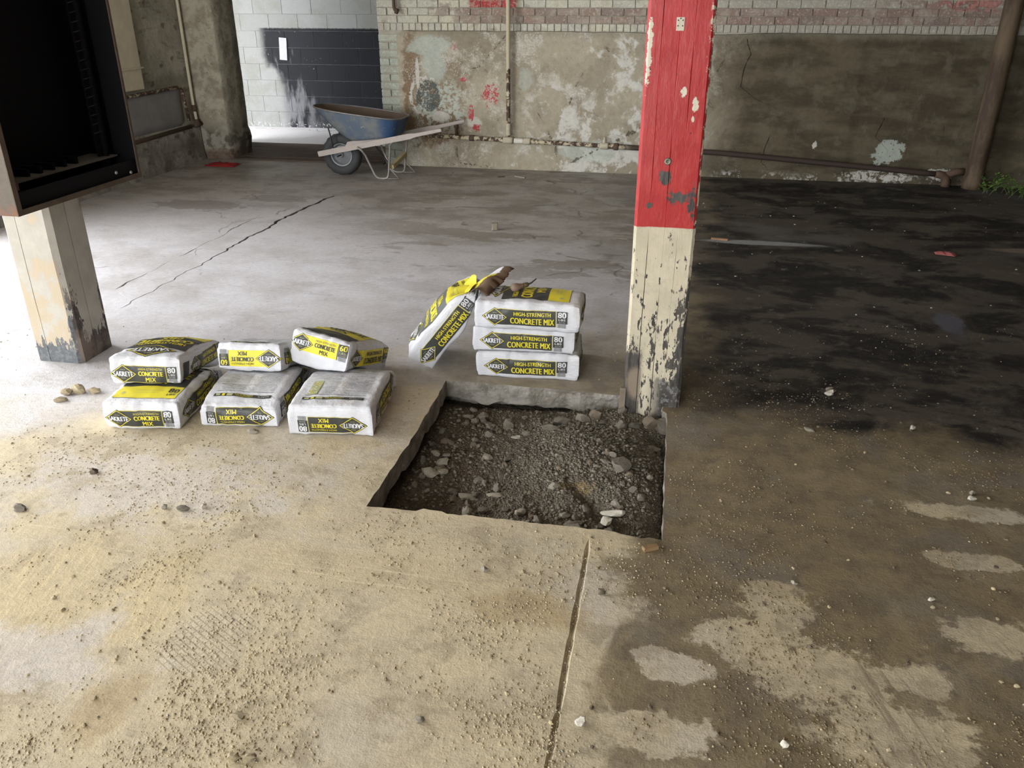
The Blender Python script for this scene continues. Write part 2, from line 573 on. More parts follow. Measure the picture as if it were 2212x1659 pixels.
def mat_wainscot():
    b = NB('old_render', 0.92, 0.2)
    P = b.pos()
    x, y, z = b.xyz(P)
    n1 = b.noise(P, 1.6, 5, 0.62, 0.4)
    n2 = b.noise(P, 5.5, 5, 0.65, 0.3)
    n3 = b.noise(P, 22, 4, 0.7)
    nH = b.noise(b.map(P, (1, 1, 3.5)), 2.0, 4, 0.6)
    col = b.mix(b.ramp(n1, 0.38, 0.62), (0.345, 0.305, 0.225), (0.255, 0.22, 0.16))
    col = b.mix(b.mul(b.ramp(n2, 0.5, 0.66), 0.6), col, (0.42, 0.385, 0.31))
    n2o = n2
    right = b.ramp(b.add(x, b.mul(b.sub(n1, 0.5), 0.8)), -0.1, 0.7)
    rc = b.mix(b.ramp(nH, 0.38, 0.62), (0.105, 0.086, 0.055), (0.062, 0.050, 0.031))
    rc = b.mix(b.mul(b.ramp(n2, 0.52, 0.68), 0.6), rc, (0.125, 0.108, 0.075))
    col = b.mix(right, col, rc)
    # limewash remains
    w = b.mul(b.ramp(n2, 0.47, 0.57), b.mul(b.ramp(x, -1.7, -1.2), b.ramp(x, 0.35, -0.3)))
    w = b.mul(w, b.ramp(b.add(z, b.mul(b.sub(n1, 0.5), 1.2)), 0.95, 0.55))
    w2 = b.mul(b.ramp(n2, 0.50, 0.58), b.blob(x, z, -0.35, 1.05, 0.5, 0.35, n1, 0.6, 0.3))
    w3 = b.mul(b.ramp(n3, 0.45, 0.55), b.mul(b.ramp(b.add(z, b.mul(b.sub(n2, 0.5), 0.28)), 0.10, 0.03), b.ramp(x, -2.2, -1.6)))
    w3 = b.mul(b.mul(w3, b.ramp(x, 2.9, 2.2)), b.ramp(n2, 0.47, 0.53))
    w = b.mx(b.mx(w, w2), b.mul(w3, 0.9))
    col = b.mix(b.mul(w, 0.7), col, (0.56, 0.545, 0.50))
    # left bay: brown patches, mint paint, dark hole, white rings
    n2 = b.add(b.mul(n2, 0.5), b.mul(n3, 0.5))
    brn = b.mx(b.blob(x, z, -2.65, 0.75, 0.10, 0.55, n2, 0.9, 0.2), b.blob(x, z, -2.45, 0.42, 0.28, 0.20, n2, 1.0, 0.2))
    brn = b.mx(brn, b.mul(b.blob(x, z, -2.3, 0.85, 0.22, 0.25, n2, 0.9, 0.3), 0.6))
    col = b.mix(b.mul(brn, 0.8), col, (0.17, 0.105, 0.055))
    mint = b.mx(b.blob(x, z, -2.45, 1.16, 0.22, 0.09, n2, 1.2, 0.2), b.blob(x, z, -2.42, 1.0, 0.13, 0.14, n2, 1.2, 0.2))
    mint = b.mx(mint, b.mul(b.ramp(n3, 0.46, 0.52), b.blob(x, z, -2.38, 0.60, 0.28, 0.28, n2, 0.7, 0.3)))
    mint = b.mx(mint, b.mul(b.blob(x, z, -1.50, 0.88, 0.06, 0.09, n2, 2.6, 0.3), 0.6))
    mint = b.mx(mint, b.blob(x, z, 1.95, 0.28, 0.12, 0.10, n2, 2.4, 0.15))
    mint = b.mx(mint, b.mul(b.blob(x, z, -0.85, 0.20, 0.30, 0.10, n2, 1.1, 0.2), 0.8))
    col = b.mix(b.mul(mint, 0.8), col, (0.41, 0.445, 0.385))
    drk = b.mul(b.blob(x, z, -2.5, 0.70, 0.13, 0.16, n2, 0.7, 0.1), b.ramp(n3, 0.40, 0.46))
    col = b.mix(b.mul(drk, 0.85), col, (0.05, 0.058, 0.055))
    ringd = b.math('ABSOLUTE', b.sub(b.math('SQRT', b.add(b.mul(b.sub(x, -2.5), b.sub(x, -2.5)), b.mul(b.sub(z, 0.68), b.sub(z, 0.68)))), b.add(0.08, b.mul(n2, 0.20))))
    ring = b.mul(b.mul(b.ramp(ringd, 0.022, 0.008), b.ramp(n3, 0.42, 0.48)), b.ramp(x, -2.36, -2.46))
    wht = b.mx(ring, b.blob(x, z, -2.60, 0.90, 0.022, 0.16, n2, 0.8, 0.1))
    wht = b.mx(wht, b.blob(x, z, -2.37, 0.50, 0.09, 0.05, n2, 0.9, 0.1))
    wht = b.mx(wht, b.blob(x, z, -2.03, 0.45, 0.07, 0.05, n2, 1.0, 0.2))
    wht = b.mx(wht, b.blob(x, z, 0.06, 0.45, 0.07, 0.14, n2, 1.4, 0.1))
    wht = b.mx(wht, b.mul(b.mul(b.blob(x, z, 1.9, 0.06, 0.35, 0.05, n2, 1.6, 0.1), 0.9), b.ramp(n3, 0.44, 0.5)))
    wht = b.mx(wht, b.blob(x, z, 2.43, 0.10, 0.10, 0.05, n2, 1.6, 0.1))
    wht = b.mx(wht, b.blob(x, z, 1.28, 0.32, 0.022, 0.03, n2, 2.0, 0.1))
    col = b.mix(b.mul(wht, 0.85), col, (0.54, 0.52, 0.46))
    # red paint scraps
    n2k = n2
    n2 = b.add(b.mul(n2, 0.5), b.mul(n3, 0.5))
    red = b.blob(x, z, -1.86, 0.72, 0.085, 0.10, n2, 1.8, 0.08)
    red = b.mx(red, b.blob(x, z, -2.06, 0.545, 0.03, 0.08, n2, 0.9, 0.08))
    red = b.mx(red, b.blob(x, z, -2.13, 0.86, 0.035, 0.022, n2, 0.8, 0.08))
    red = b.mx(red, b.blob(x, z, -2.03, 0.40, 0.06, 0.035, n2, 1.5, 0.08))
    red = b.mx(red, b.mul(b.blob(x, z, -2.22, 1.16, 0.05, 0.04, n2, 1.5, 0.1), 0.6))
    red = b.mul(red, b.ramp(b.noise(P, 34, 4, 0.7), 0.46, 0.50))
    col = b.mix(red, col, (0.40, 0.06, 0.065))
    n2 = n2k
    n2 = n2o
    # seams of the boarding, cracks, soot
    crk = b.voro(b.map(P, (0.8, 1, 0.9), (0, 0, 0), (0.3, 0, 0.2)), 1.0, 'DISTANCE_TO_EDGE')
    crk = b.add(crk, b.mul(b.sub(n2, 0.5), 0.10))
    cm = b.mul(b.ramp(b.math('ABSOLUTE', crk), 0.005, 0.002), b.ramp(n1, 0.50, 0.56))
    col = b.mix(b.mul(cm, 0.8), col, (0.06, 0.048, 0.035))
    pits = b.mul(b.ramp(b.voro(P, 26), 0.20, 0.12), b.ramp(b.add(x, n1), 1.9, 2.6))
    col = b.mix(b.mul(pits, 0.7), col, (0.07, 0.055, 0.04))
    pits2 = b.mul(b.ramp(b.voro(P, 17), 0.22, 0.12), b.mul(b.ramp(z, 0.2, 0.1), b.ramp(x, -1.0, -0.6)))
    col = b.mix(b.mul(pits2, 0.6), col, (0.16, 0.14, 0.13))
    top = b.ramp(b.add(z, b.mul(b.sub(n2, 0.5), 0.12)), 1.22, 1.29)
    col = b.mix(b.mul(top, 0.45), col, (0.20, 0.18, 0.135))
    n4 = b.noise(P, 70, 3, 0.7)
    fl = b.mul(b.ramp(b.add(b.mul(n4, 0.6), b.mul(n2, 0.5)), 0.60, 0.66), b.ramp(x, 0.6, -0.2))
    col = b.mix(b.mul(fl, 0.6), col, (0.52, 0.50, 0.44))
    pit3 = b.ramp(b.add(b.mul(n4, 0.6), b.mul(n3, 0.4)), 0.40, 0.35)
    col = b.mix(b.mul(pit3, 0.55), col, (0.10, 0.085, 0.06))
    col = b.vary(col, n3, 0.72, 1.28)
    b.base(col)
    h = b.add(b.mul(n2, 0.6), b.mul(n3, 0.4))
    b.bump(h, 0.7, 0.02)
    return b.m


def mat_brick():
    b = NB('painted_brick', 0.9, 0.2)
    P = b.pos()
    x, y, z = b.xyz(P)
    r = b.rnd()
    n = b.noise(P, 12, 5, 0.65)
    n2 = b.noise(P, 45, 4, 0.7)
    nL = b.noise(b.map(P, (0.8, 1, 5)), 2.2, 4, 0.6)
    raw = b.mix(r, (0.22, 0.13, 0.10), (0.17, 0.12, 0.10))
    raw = b.mix(b.ramp(b.math('FRACT', b.mul(r, 7.3)), 0.55, 0.75), raw, (0.25, 0.175, 0.14))
    paint = b.mix(b.math('FRACT', b.mul(r, 13.7)), (0.52, 0.49, 0.38), (0.44, 0.425, 0.36))
    paint = b.mix(b.ramp(x, 0.0, 0.5), paint, (0.36, 0.335, 0.28))
    row = b.mul(b.ramp(z, 1.365, 1.37), b.ramp(z, 1.51, 1.50))
    thr = b.add(b.mul(b.math('FRACT', b.mul(r, 31.1)), 0.34), b.mul(nL, 0.5))
    thr = b.add(thr, b.mul(row, b.ramp(b.add(x, nL), -2.2, -1.0)))
    chip = b.ramp(b.add(b.mul(n, 0.6), b.mul(thr, 0.35)), 0.50, 0.62)
    chip = b.mul(chip, 0.8)
    chip = b.mx(chip, b.mul(b.ramp(x, 1.2, 2.2), b.mul(b.ramp(z, 1.43, 1.45), b.ramp(n, 0.40, 0.52))))
    col = b.mix(chip, paint, raw)
    red = b.mul(b.mul(b.ramp(x, -2.08, -2.05), b.ramp(x, -1.58, -1.62)), b.mul(b.ramp(z, 1.505, 1.51), b.ramp(n, 0.36, 0.46)))
    red = b.mx(red, b.mul(b.mul(b.ramp(x, 2.0, 2.3), b.ramp(z, 1.47, 1.50)), b.ramp(n, 0.50, 0.56)))
    col = b.mix(red, col, (0.36, 0.05, 0.05))
    green = b.mul(b.ramp(b.add(x, b.mul(n, 0.04)), -2.76, -2.80), b.ramp(b.add(z, b.mul(n, 0.2)), 1.45, 1.25))
    col = b.mix(green, col, b.mix(b.ramp(n, 0.4, 0.6), (0.40, 0.43, 0.36), (0.33, 0.35, 0.28)))
    col = b.mix(b.mul(b.ramp(n2, 0.56, 0.66), 0.45), col, (0.62, 0.60, 0.52))
    col = b.mix(b.mul(b.ramp(n, 0.50, 0.60), 0.5), col, (0.38, 0.345, 0.28))
    col = b.vary(col, n2, 0.68, 1.25)
    b.base(col)
    b.bump(b.add(n, b.mul(n2, 0.5)), 0.7, 0.012)
    return b.m


def mat_mortar():
    b = NB('mortar', 0.95, 0.1)
    P = b.pos()
    n = b.noise(P, 16, 4)
    b.base(b.mix(n, (0.28, 0.255, 0.20), (0.44, 0.41, 0.335)))
    b.bump(n, 0.5, 0.01)
    return b.m


def mat_block():
    b = NB('painted_block', 0.7, 0.35)
    P = b.pos()
    x, y, z = b.xyz(P)
    r = b.rnd()
    n = b.noise(P, 3.0, 5, 0.6, 0.3)
    n2 = b.noise(P, 30, 4, 0.7)
    nv = b.noise(b.map(P, (4, 1, 0.9)), 2.2, 4, 0.6)
    white = b.mix(r, (0.245, 0.25, 0.24), (0.275, 0.28, 0.275))
    white = b.mix(b.mul(b.ramp(n, 0.48, 0.62), 0.5), white, (0.21, 0.21, 0.18))
    black = b.mix(r, (0.007, 0.008, 0.011), (0.011, 0.012, 0.016))
    chalk_haze = b.mul(b.ramp(b.add(b.mul(nv, 0.9), b.mul(z, -0.22)), 0.36, 0.50), b.ramp(b.add(x, b.mul(n, 0.7)), -4.0, -4.8))  # chalky wipes plus the window glare hazing the black, painted as colour
    black = b.mix(b.mul(chalk_haze, 0.75), black, (0.21, 0.21, 0.22))
    edge = b.add(x, b.mul(b.sub(nv, 0.5), 0.12))
    low = b.ramp(b.add(z, b.mul(b.sub(n, 0.5), 0.5)), 0.95, 0.55)
    ex = b.add(edge, b.mul(low, -0.25))
    bm_ = b.mul(b.ramp(ex, -5.50, -5.36), b.ramp(b.add(z, b.mul(b.sub(n2, 0.5), 0.03)), 1.245, 1.225))
    bm_ = b.mul(bm_, b.inv(b.mul(b.mul(low, b.ramp(b.add(ex, b.mul(n, 1.2)), -4.9, -5.7)), 0.75)))
    col = b.mix(bm_, white, black)
    sp = b.mul(b.ramp(b.noise(P, 38, 3, 0.6), 0.70, 0.73), b.ramp(n, 0.48, 0.56))
    sp = b.mx(sp, b.mul(b.ramp(z, 0.09, 0.03), b.ramp(n2, 0.54, 0.6)))
    col = b.mix(sp, col, (0.42, 0.42, 0.41))
    col = b.vary(col, n2, 0.88, 1.12)
    b.base(col)
    b.rough(b.add(0.75, b.mul(bm_, -0.12)))
    b.p.inputs['Specular IOR Level'].default_value = 0.2
    b.bump(b.add(b.mul(n2, 0.5), n), 0.35, 0.008)
    return b.m


def mat_leftwall():
    b = NB('mottled_plaster', 0.92, 0.2)
    P = b.pos()
    x, y, z = b.xyz(P)
    n = b.noise(P, 3.2, 5, 0.62, 0.3)
    n2 = b.noise(P, 14, 5, 0.68)
    nh = b.noise(b.map(P, (1, 0.8, 3.0)), 5, 4, 0.6)
    col = b.mix(b.ramp(n, 0.38, 0.62), (0.34, 0.315, 0.245), (0.44, 0.41, 0.325))
    col = b.mix(b.mul(b.ramp(nh, 0.56, 0.66), 0.7), col, (0.19, 0.165, 0.12))
    low = b.ramp(b.add(z, b.mul(b.sub(n2, 0.5), 0.25)), 0.42, 0.25)
    col = b.mix(b.mul(low, 0.75), col, b.mix(b.ramp(n, 0.42, 0.62), (0.09, 0.075, 0.06), (0.20, 0.185, 0.165)))
    band = b.mul(b.ramp(z, 0.74, 0.80), b.ramp(b.add(z, b.mul(n2, 0.15)), 1.02, 0.92))
    col = b.mix(b.mul(band, 0.45), col, (0.13, 0.12, 0.085))
    holes = b.mul(b.ramp(b.voro(b.map(P, (1, 0.6, 1)), 9), 0.30, 0.20), b.ramp(n2, 0.46, 0.54))
    col = b.mix(b.mul(holes, 0.7), col, (0.075, 0.06, 0.045))
    col = b.vary(col, n2, 0.8, 1.2)
    b.base(col)
    b.bump(b.add(n2, b.mul(nh, 0.5)), 0.6, 0.02)
    return b.m


M_floor = mat_floor()
M_edge = mat_slab_edge()
M_wain = mat_wainscot()
M_brick = mat_brick()
M_mortar = mat_mortar()
M_block = mat_block()
M_left = mat_leftwall()
M_cream = simple('cream_paint', (0.60, 0.53, 0.38), 0.8, 9, 0.7, 1.15, 0.3)
M_greywash = simple('grey_wash', (0.25, 0.235, 0.225), 0.85, 6, 0.6, 1.2, 0.3)
M_plain = simple('room_plaster', (0.34, 0.31, 0.26), 0.95, 3, 0.8, 1.1, 0.1)
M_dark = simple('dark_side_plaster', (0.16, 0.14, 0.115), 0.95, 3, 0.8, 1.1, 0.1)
M_ceil = simple('ceiling_boards', (0.42, 0.39, 0.34), 0.95, 3, 0.8, 1.1, 0.1)

# ------------------------------------------------------------------ floor slab with the square pit
HX0, HX1, HY0, HY1 = -0.955, 0.058, 2.262, 3.325
SLAB = 0.095


def build_floor():
    rnd = random.Random(11)
    pts, zs, edges = [], [], []

    def addp(x, y, z=0.0):
        pts.append(Vector((x, y)))
        zs.append(z)
        return len(pts) - 1

    def loop(idx):
        for i in range(len(idx)):
            edges.append((idx[i], idx[(i + 1) % len(idx)]))

    outer = [addp(-10, YF - 3), addp(XR + 0.5, YF - 3), addp(XR + 0.5, 12.0), addp(-10, 12.0)]
    loop(outer)
    # pit outline: near edge rough, others mostly sawn
    hole = []
    N = 46
    for i in range(N):                                   # near edge, left -> right
        t = i / N
        x = HX0 + (HX1 - HX0) * t
        j = 0.010 * fbm(x, 0, 7, 3, 2.0) + 0.006 * rnd.uniform(-1, 1) * (0.2 + t)
        if 0.19 < t < 0.27:
            j += 0.018
        hole.append((x, HY0 + (0.012 * math.sin(t * 3.0)) + j + 0.004))
    for i in range(24):                                  # right edge, near -> far
        t = i / 24
        hole.append((HX1 - 0.004 * t + 0.002 * rnd.uniform(-1, 1), HY0 + (3.175 - HY0) * t))
    hole += [(0.050, 3.18), (0.030, 3.205), (0.034, 3.236), (-0.02, 3.30)]
    for i in range(26):                                  # far edge, right -> left
        t = i / 25
        hole.append((-0.14 + (HX0 + 0.14) * t, HY1 + 0.004 * rnd.uniform(-1, 1) - (0.012 if t < 0.25 else 0) * rnd.random()))
    for i in range(1, 26):                               # left edge, far -> near
        t = i / 26
        hole.append((HX0 + 0.004 * rnd.uniform(-1, 1) + 0.010 * math.sin(t * 3.1), HY1 + (HY0 - HY1) * t))
    hi = [addp(*p) for p in hole]
    loop(hi)

    # control joint between pit and viewer, and long cracks: recessed grooves
    def groove(path, w, depth):
        rows = []
        for q, (x, y, k) in enumerate(path):
            if q in (0, len(path) - 1):
                k = 0.04
            rows.append((addp(x - w * k, y), addp(x + rnd.uniform(-0.2, 0.2) * w, y, -depth * k), addp(x + w * k, y)))
        for a, c in zip(rows, rows[1:]):
            for q in range(3):
                edges.append((a[q], c[q]))

    groove([(-0.176 + 0.006 * fbm(0, y, 4, 2, 1), y, 0.6 + 0.5 * rnd.random())
            for y in np.arange(0.9, 2.235, 0.035)], 0.010, 0.012)
    groove([(-3.03 + 0.11 * max(0, (y - 6.0)) ** 1.5 * 0.8 + 0.035 * fbm(0, y, 2.5, 3, 4) + 0.012 * rnd.uniform(-1, 1), y,
             0.25 + 0.75 * max(0.0, min(1.0, (y - 4.6) / 1.5)) * (0.5 + 0.8 * rnd.random()))
            for y in np.arange(3.9, 6.95, 0.045)], 0.015, 0.03)
    groove([(-3.26 + 0.03 * fbm(0, y, 2.5, 3, 9) + 0.010 * rnd.uniform(-1, 1), y, max(0.06, 1.4 * fbm(1, y, 2.6, 2, 5) + 0.25))
            for y in np.arange(4.2, 6.1, 0.07)], 0.02, 0.02)
    groove([(-3.19 + 0.03 * fbm(0, y, 2.5, 3, 9), y, 0.4) for y in np.arange(2.2, 3.16, 0.07)], 0.007, 0.012)
    # light undulation points
    for yy in np.arange(-1, 11.5, 0.5):
        for xx in np.arange(-8.5, 6, 0.5):
            if not (HX0 - 0.25 < xx < 0.3 and HY0 - 0.25 < yy < HY1 + 0.25) and abs(xx + 0.176) > 0.1 and abs(xx + 3.1) > 0.3:
                addp(xx + rnd.uniform(-.05, .05), yy)
    v2, e2, f2, ov, oe, of = delaunay_2d_cdt(pts, edges, [], 1, 1e-6)
    zmap = {}
    for i, o in enumerate(ov):
        z = 0.0
        for k in o:
            z = min(z, zs[k])
        zmap[i] = z
    poly = [Vector(p) for p in hole]

    def inside(p):
        c = False
        j = len(poly) - 1
        for i in range(len(poly)):
            a, d = poly[i], poly[j]
            if (a.y > p.y) != (d.y > p.y) and p.x < (d.x - a.x) * (p.y - a.y) / (d.y - a.y) + a.x:
                c = not c
            j = i
        return c
    bm = bmesh.new()
    vv = [bm.verts.new((p.x, p.y, zmap[i])) for i, p in enumerate(v2)]
    for f in f2:
        cx = sum((v2[i] for i in f), Vector((0, 0))) / len(f)
        if not inside(cx):
            try:
                bm.faces.new([vv[i] for i in f])
            except ValueError:
                pass
    for v in [v for v in bm.verts if not v.link_faces]:
        bm.verts.remove(v)
    # broken edge of the slab down into the pit
    n = len(hole)
    rows = 5
    grid = []
    for (x, y) in hole:
        out = Vector((x - (HX0 + HX1) / 2, y - (HY0 + HY1) / 2)).normalized()
        colv = []
        for k in range(rows + 1):
            d = k / rows
            und = 0.012 * fbm(x * 1.0, y + d * 3, 9, 3, 8) * (0 if k == 0 else 1) - 0.004 * d
            dep = SLAB * d * (1 + (0.55 * fbm(x, y, 9, 3, 3) if k == rows else 0))
            colv.append(bm.verts.new((x - out.x * und, y - out.y * und, -dep)))
        und = 0.09
        colv.append(bm.verts.new((x + out.x * und, y + out.y * und, -SLAB * 1.05)))
        colv.append(bm.verts.new((x + out.x * und, y + out.y * und, -0.3)))
        grid.append(colv)
    for i in range(n):
        a, c = grid[i], grid[(i + 1) % n]
        for k in range(rows + 2):
            f = bm.faces.new((a[k], c[k], c[k + 1], a[k + 1]))
            f.material_index = 1
    bmesh.ops.remove_doubles(bm, verts=bm.verts, dist=1e-5)
    bmesh.ops.recalc_face_normals(bm, faces=bm.faces)
    return mobj('floor', bm, [M_floor, M_edge], kind='structure')


floor = build_floor()

# ------------------------------------------------------------------ walls and ceiling


def wall_with_hole(name, axis, at, thick, u0, u1, z1, opening, mat):
    """plain wall; opening (a, b, height) left free down to the floor"""
    bm = bmesh.new()
    a, b, h = opening

    def bx(p0, p1, q0, q1):
        if axis == 'x':
            box(bm, min(at, at + thick), max(at, at + thick), p0, p1, q0, q1)
        else:
            box(bm, p0, p1, min(at, at + thick), max(at, at + thick), q0, q1)
    bx(u0, a, 0, z1)
    bx(b, u1, 0, z1)
    bx(a, b, h, z1)
    return mobj(name, bm, mat, kind='structure')


wall_left = wall_with_hole('wall_left', 'x', XL, -0.3, YF, 8.85, ZC, LEFT_DOOR, M_left)
wall_with_hole('wall_front', 'y', YF, -0.3, XL - 0.3, XR + 0.3, ZC, FRONT_DOOR, M_plain)
bm = bmesh.new()
box(bm, XR, XR + 0.3, YF, 8.85, 0, ZC)
mobj('wall_right', bm, M_dark, kind='structure')
bm = bmesh.new()
box(bm, -7.2, XR + 0.3, YF - 0.3, 11.3, ZC, ZC + 0.2)
mobj('ceiling', bm, M_ceil, kind='structure')
wall_with_hole('wall_passage', 'x', -6.8, -0.3, 8.85, 11.3, ZC, PASS_DOOR, M_plain)
bm = bmesh.new()
box(bm, -5.45, -5.17, 8.85, 9.50, 0, ZC)
mobj('wall_shading_stub', bm, M_plain, kind='structure')  # unseen wall piece, added to cast the shade on the passage floor
bm = bmesh.new()
box(bm, -2.3, -2.0, 8.85, 11.3, 0, ZC)
mobj('wall_passage_end', bm, M_plain, kind='structure')

# the back wall: mortar body carrying single bricks
DX0, DX1 = -4.73, -3.0               # doorway to the far passage
bm = bmesh.new()
box(bm, DX1, XR, YB + 0.012, 8.85, 0, ZC)
box(bm, DX0, DX1, YB + 0.012, 8.85, 2.35, ZC)
wall_back = mobj('wall_back', bm, M_mortar, kind='structure')


def brick_mesh(w, h, d, seed):
    bm = bmesh.new()
    box(bm, -w / 2, w / 2, 0, d, -h / 2, h / 2, 0, 0.005)
    r = random.Random(seed)
    for v in bm.verts:
        v.co += Vector((r.uniform(-1, 1), r.uniform(-1, 1), r.uniform(-1, 1))) * 0.0018
    me = bpy.data.meshes.new('brick')
    bm.to_mesh(me)
    bm.free()
    me.materials.append(M_brick)
    return me


str_m = [brick_mesh(0.204, 0.064, 0.06, i) for i in range(4)]
hdr_m = [brick_mesh(0.098, 0.064, 0.06, 10 + i) for i in range(3)]
row_m = [brick_mesh(0.060, 0.064, 0.06, 20 + i) for i in range(4)]
rb = random.Random(5)


def put_brick(me, x, z):
    o = bpy.data.objects.new('brick', me)
    o.location = (x, YB - 0.004 + rb.uniform(-0.004, 0.004), z)
    o.rotation_euler = (0, rb.uniform(-0.012, 0.012), rb.uniform(-0.01, 0.01))
    link(o, wall_back)


z = 1.334
x = -2.97
while x < 3.5:
    put_brick(rb.choice(row_m), x, z)
    x += 0.0655
for c in range(3):
    z = 1.402 + c * 0.0685
    x = -2.90 - (0.105 if c % 2 else 0)
    if c % 2:
        put_brick(rb.choice(hdr_m), -2.95, z)
        x = -2.79
    while x < 3.5:
        put_brick(rb.choice(str_m), x, z)
        x += 0.2105
for c in range(17):                                      # quoin beside the doorway
    z = 0.04 + c * 0.0745
    if c % 2:
        put_brick(rb.choice(hdr_m), -2.95, z)
        put_brick(rb.choice(hdr_m), -2.846, z)
    else:
        put_brick(rb.choice(str_m), -2.90, z)

# render coat on the lower wall, ragged along its top
bm = bmesh.new()
x0, x1 = -2.80, 6.4
nx, nz = 300, 44
g = []
for i in range(nx + 1):
    x = x0 + (x1 - x0) * i / nx
    top = 1.296 + 0.012 * fbm(x, 0, 3.0, 3, 6) - 0.02 * max(0, 1 - abs(x - 0.1) / 0.6)
    if x < -2.72:
        top -= 0.05 * ((-2.72 - x) / 0.08) ** 2
    colv = []
    for k in range(nz + 1):
        zz = top * k / nz
        d = 0.006 * fbm(x, zz, 2.2, 4, 3) + 0.003 * fbm(x, zz, 9, 2, 7)
        if zz < 0.12:
            d += 0.012 * (1 - zz / 0.12)
        if x > 1.6 and fbm(x, zz, 1.1, 3, 12) > 0.05:
            d -= 0.010
        colv.append(bm.verts.new((x, 8.425 - d, zz)))
    colv.append(bm.verts.new((x, 8.49, top + 0.002)))
    g.append(colv)
for a, c in zip(g, g[1:]):
    for k in range(nz + 1):
        bm.faces.new((a[k], c[k], c[k + 1], a[k + 1]))
a = g[0]
bm.faces.new([*a[::-1], bm.verts.new((x0, 8.49, 0))])
trim = mobj('trim_1', bm, M_wain, smooth=True, kind='structure')
shade_auto(trim, 50)

# cracks running through the render
M_crack = simple('crack_shadow_dirt', (0.030, 0.024, 0.018), 1.0, 30, 0.6, 1.3, 0, 0, 0.05)
for path in ([(0.557, 1.25), (0.598, 1.115), (0.555, 1.0), (0.545, 0.84), (0.672, 0.74), (0.89, 0.655), (1.01, 0.635)],
             [(0.86, 0.395), (0.826, 0.275), (0.81, 0.155), (0.90, 0.075)],
             [(1.86, 0.59), (1.81, 0.42), (1.95, 0.30)],
             ):
    bm = bmesh.new()
    last = None
    seg = []
    for p, q in zip(path, path[1:]):
        for k in range(8):
            t = k / 8
            seg.append((p[0] + (q[0] - p[0]) * t, p[1] + (q[1] - p[1]) * t))
    seg.append(path[-1])
    for i, (x, zz) in enumerate(seg):
        x += 0.016 * fbm(x, zz, 7, 3, 3)
        zz += 0.012 * fbm(zz, x, 7, 3, 9)
        w = 0.0030 * (0.5 + rb.random()) * min(1, (len(seg) - i) / 8)
        d = 0.006 * fbm(x, zz, 2.2, 4, 3) + 0.003 * fbm(x, zz, 9, 2, 7)
        if zz < 0.12:
            d += 0.012 * (1 - zz / 0.12)
        if x > 1.6 and fbm(x, zz, 1.1, 3, 12) > 0.05:
            d -= 0.010
        y = 8.425 - d - 0.0022
        cur = (bm.verts.new((x - w, y, zz)), bm.verts.new((x + w, y, zz)))
        if last:
            bm.faces.new((last[0], last[1], cur[1], cur[0]))
        last = cur
    mobj('crack', bm, M_crack, trim)

# far wall of the passage, block by block
bm = bmesh.new()
box(bm, -7.2, -2.0, 10.806, 11.1, 0, ZC)
wall_far = mobj('wall_far', bm, simple('block_joint', (0.27, 0.27, 0.265), 0.9, 20), kind='structure')
bmeshes = []
for i in range(4):
    bm = bmesh.new()
    w = 0.397 if i < 3 else 0.197
    box(bm, -w / 2, w / 2, 0, 0.05, -0.0985, 0.0985, 0, 0.003)
    me = bpy.data.meshes.new('block')
    bm.to_mesh(me)
    bm.free()
    me.materials.append(M_block)
    bmeshes.append(me)
for r in range(9):
    for c in range(12):
        o = bpy.data.objects.new('block', bmeshes[rb.randrange(3)])
        o.location = (-6.7 + c * 0.4 + (0.2 if r % 2 else 0), 10.8 + rb.uniform(-0.0015, 0.0015), 0.1 + r * 0.2)
        link(o, wall_far)

# boards through the doorway, their dark tone standing in for the floor's shadow
for k in range(7):
    bm = bmesh.new()
    box(bm, DX0 - 0.5 if k > 2 else DX0 + 0.02, DX1 + (0.65 if k > 2 else -0.01), 8.40 + k * 0.152, 8.40 + k * 0.152 + 0.146, 0.0, 0.014 + 0.003 * (k % 2), 0, 0.003)
    if k == 0:
        M_board = simple('shade_dark_boards', (0.085, 0.058, 0.042), 0.8, 9, 0.5, 1.5, 0.3)
        sill = mobj('trim_5', bm, M_board, kind='structure')
    else:
        mobj('board', bm, M_board, sill)

# pilaster by the doorway and the features of the left wall
bm = bmesh.new()
prof = []
zz = np.linspace(0, ZC, 60)
g = []
for z in zz:
    ring = []
    for (px, py) in [(-5.12, 8.40), (-4.95, 8.40), (-4.85, 8.40), (-4.745, 8.40), (-4.73, 8.415), (-4.73, 8.55), (-4.73, 8.70), (-4.73, 8.85), (-5.12, 8.85)]:
        k = 0.006 if z > 0.35 else 0.02
        ring.append(bm.verts.new((px + k * fbm(z, py, 6, 3, 2) + (0.02 if (z < 0.25 and px > -4.8) else 0), py + k * fbm(z, px, 6, 3, 5), z)))
    g.append(ring)
for a, c in zip(g, g[1:]):
    for k in range(8):
        bm.faces.new((a[k], a[k + 1], c[k + 1], c[k]))
bmesh.ops.recalc_face_normals(bm, faces=bm.faces)
M_pil = NB('flaking_pilaster', 0.92, 0.2)
P = M_pil.pos()
_x, _y, _z = M_pil.xyz(P)
_n = M_pil.noise(P, 9, 5, 0.65)
_n2 = M_pil.noise(M_pil.map(P, (1, 1, 2.2)), 20, 4, 0.7)
_c = M_pil.mix(M_pil.ramp(_n, 0.38, 0.62), (0.42, 0.385, 0.295), (0.27, 0.24, 0.175))
_lo = M_pil.ramp(M_pil.add(_z, M_pil.mul(M_pil.sub(_n, 0.5), 0.4)), 0.45, 0.2)
_c = M_pil.mix(M_pil.mul(_lo, 0.8), _c, M_pil.mix(M_pil.ramp(M_pil.noise(P, 7, 4, 0.6), 0.44, 0.56), (0.27, 0.245, 0.20), (0.045, 0.036, 0.028)))
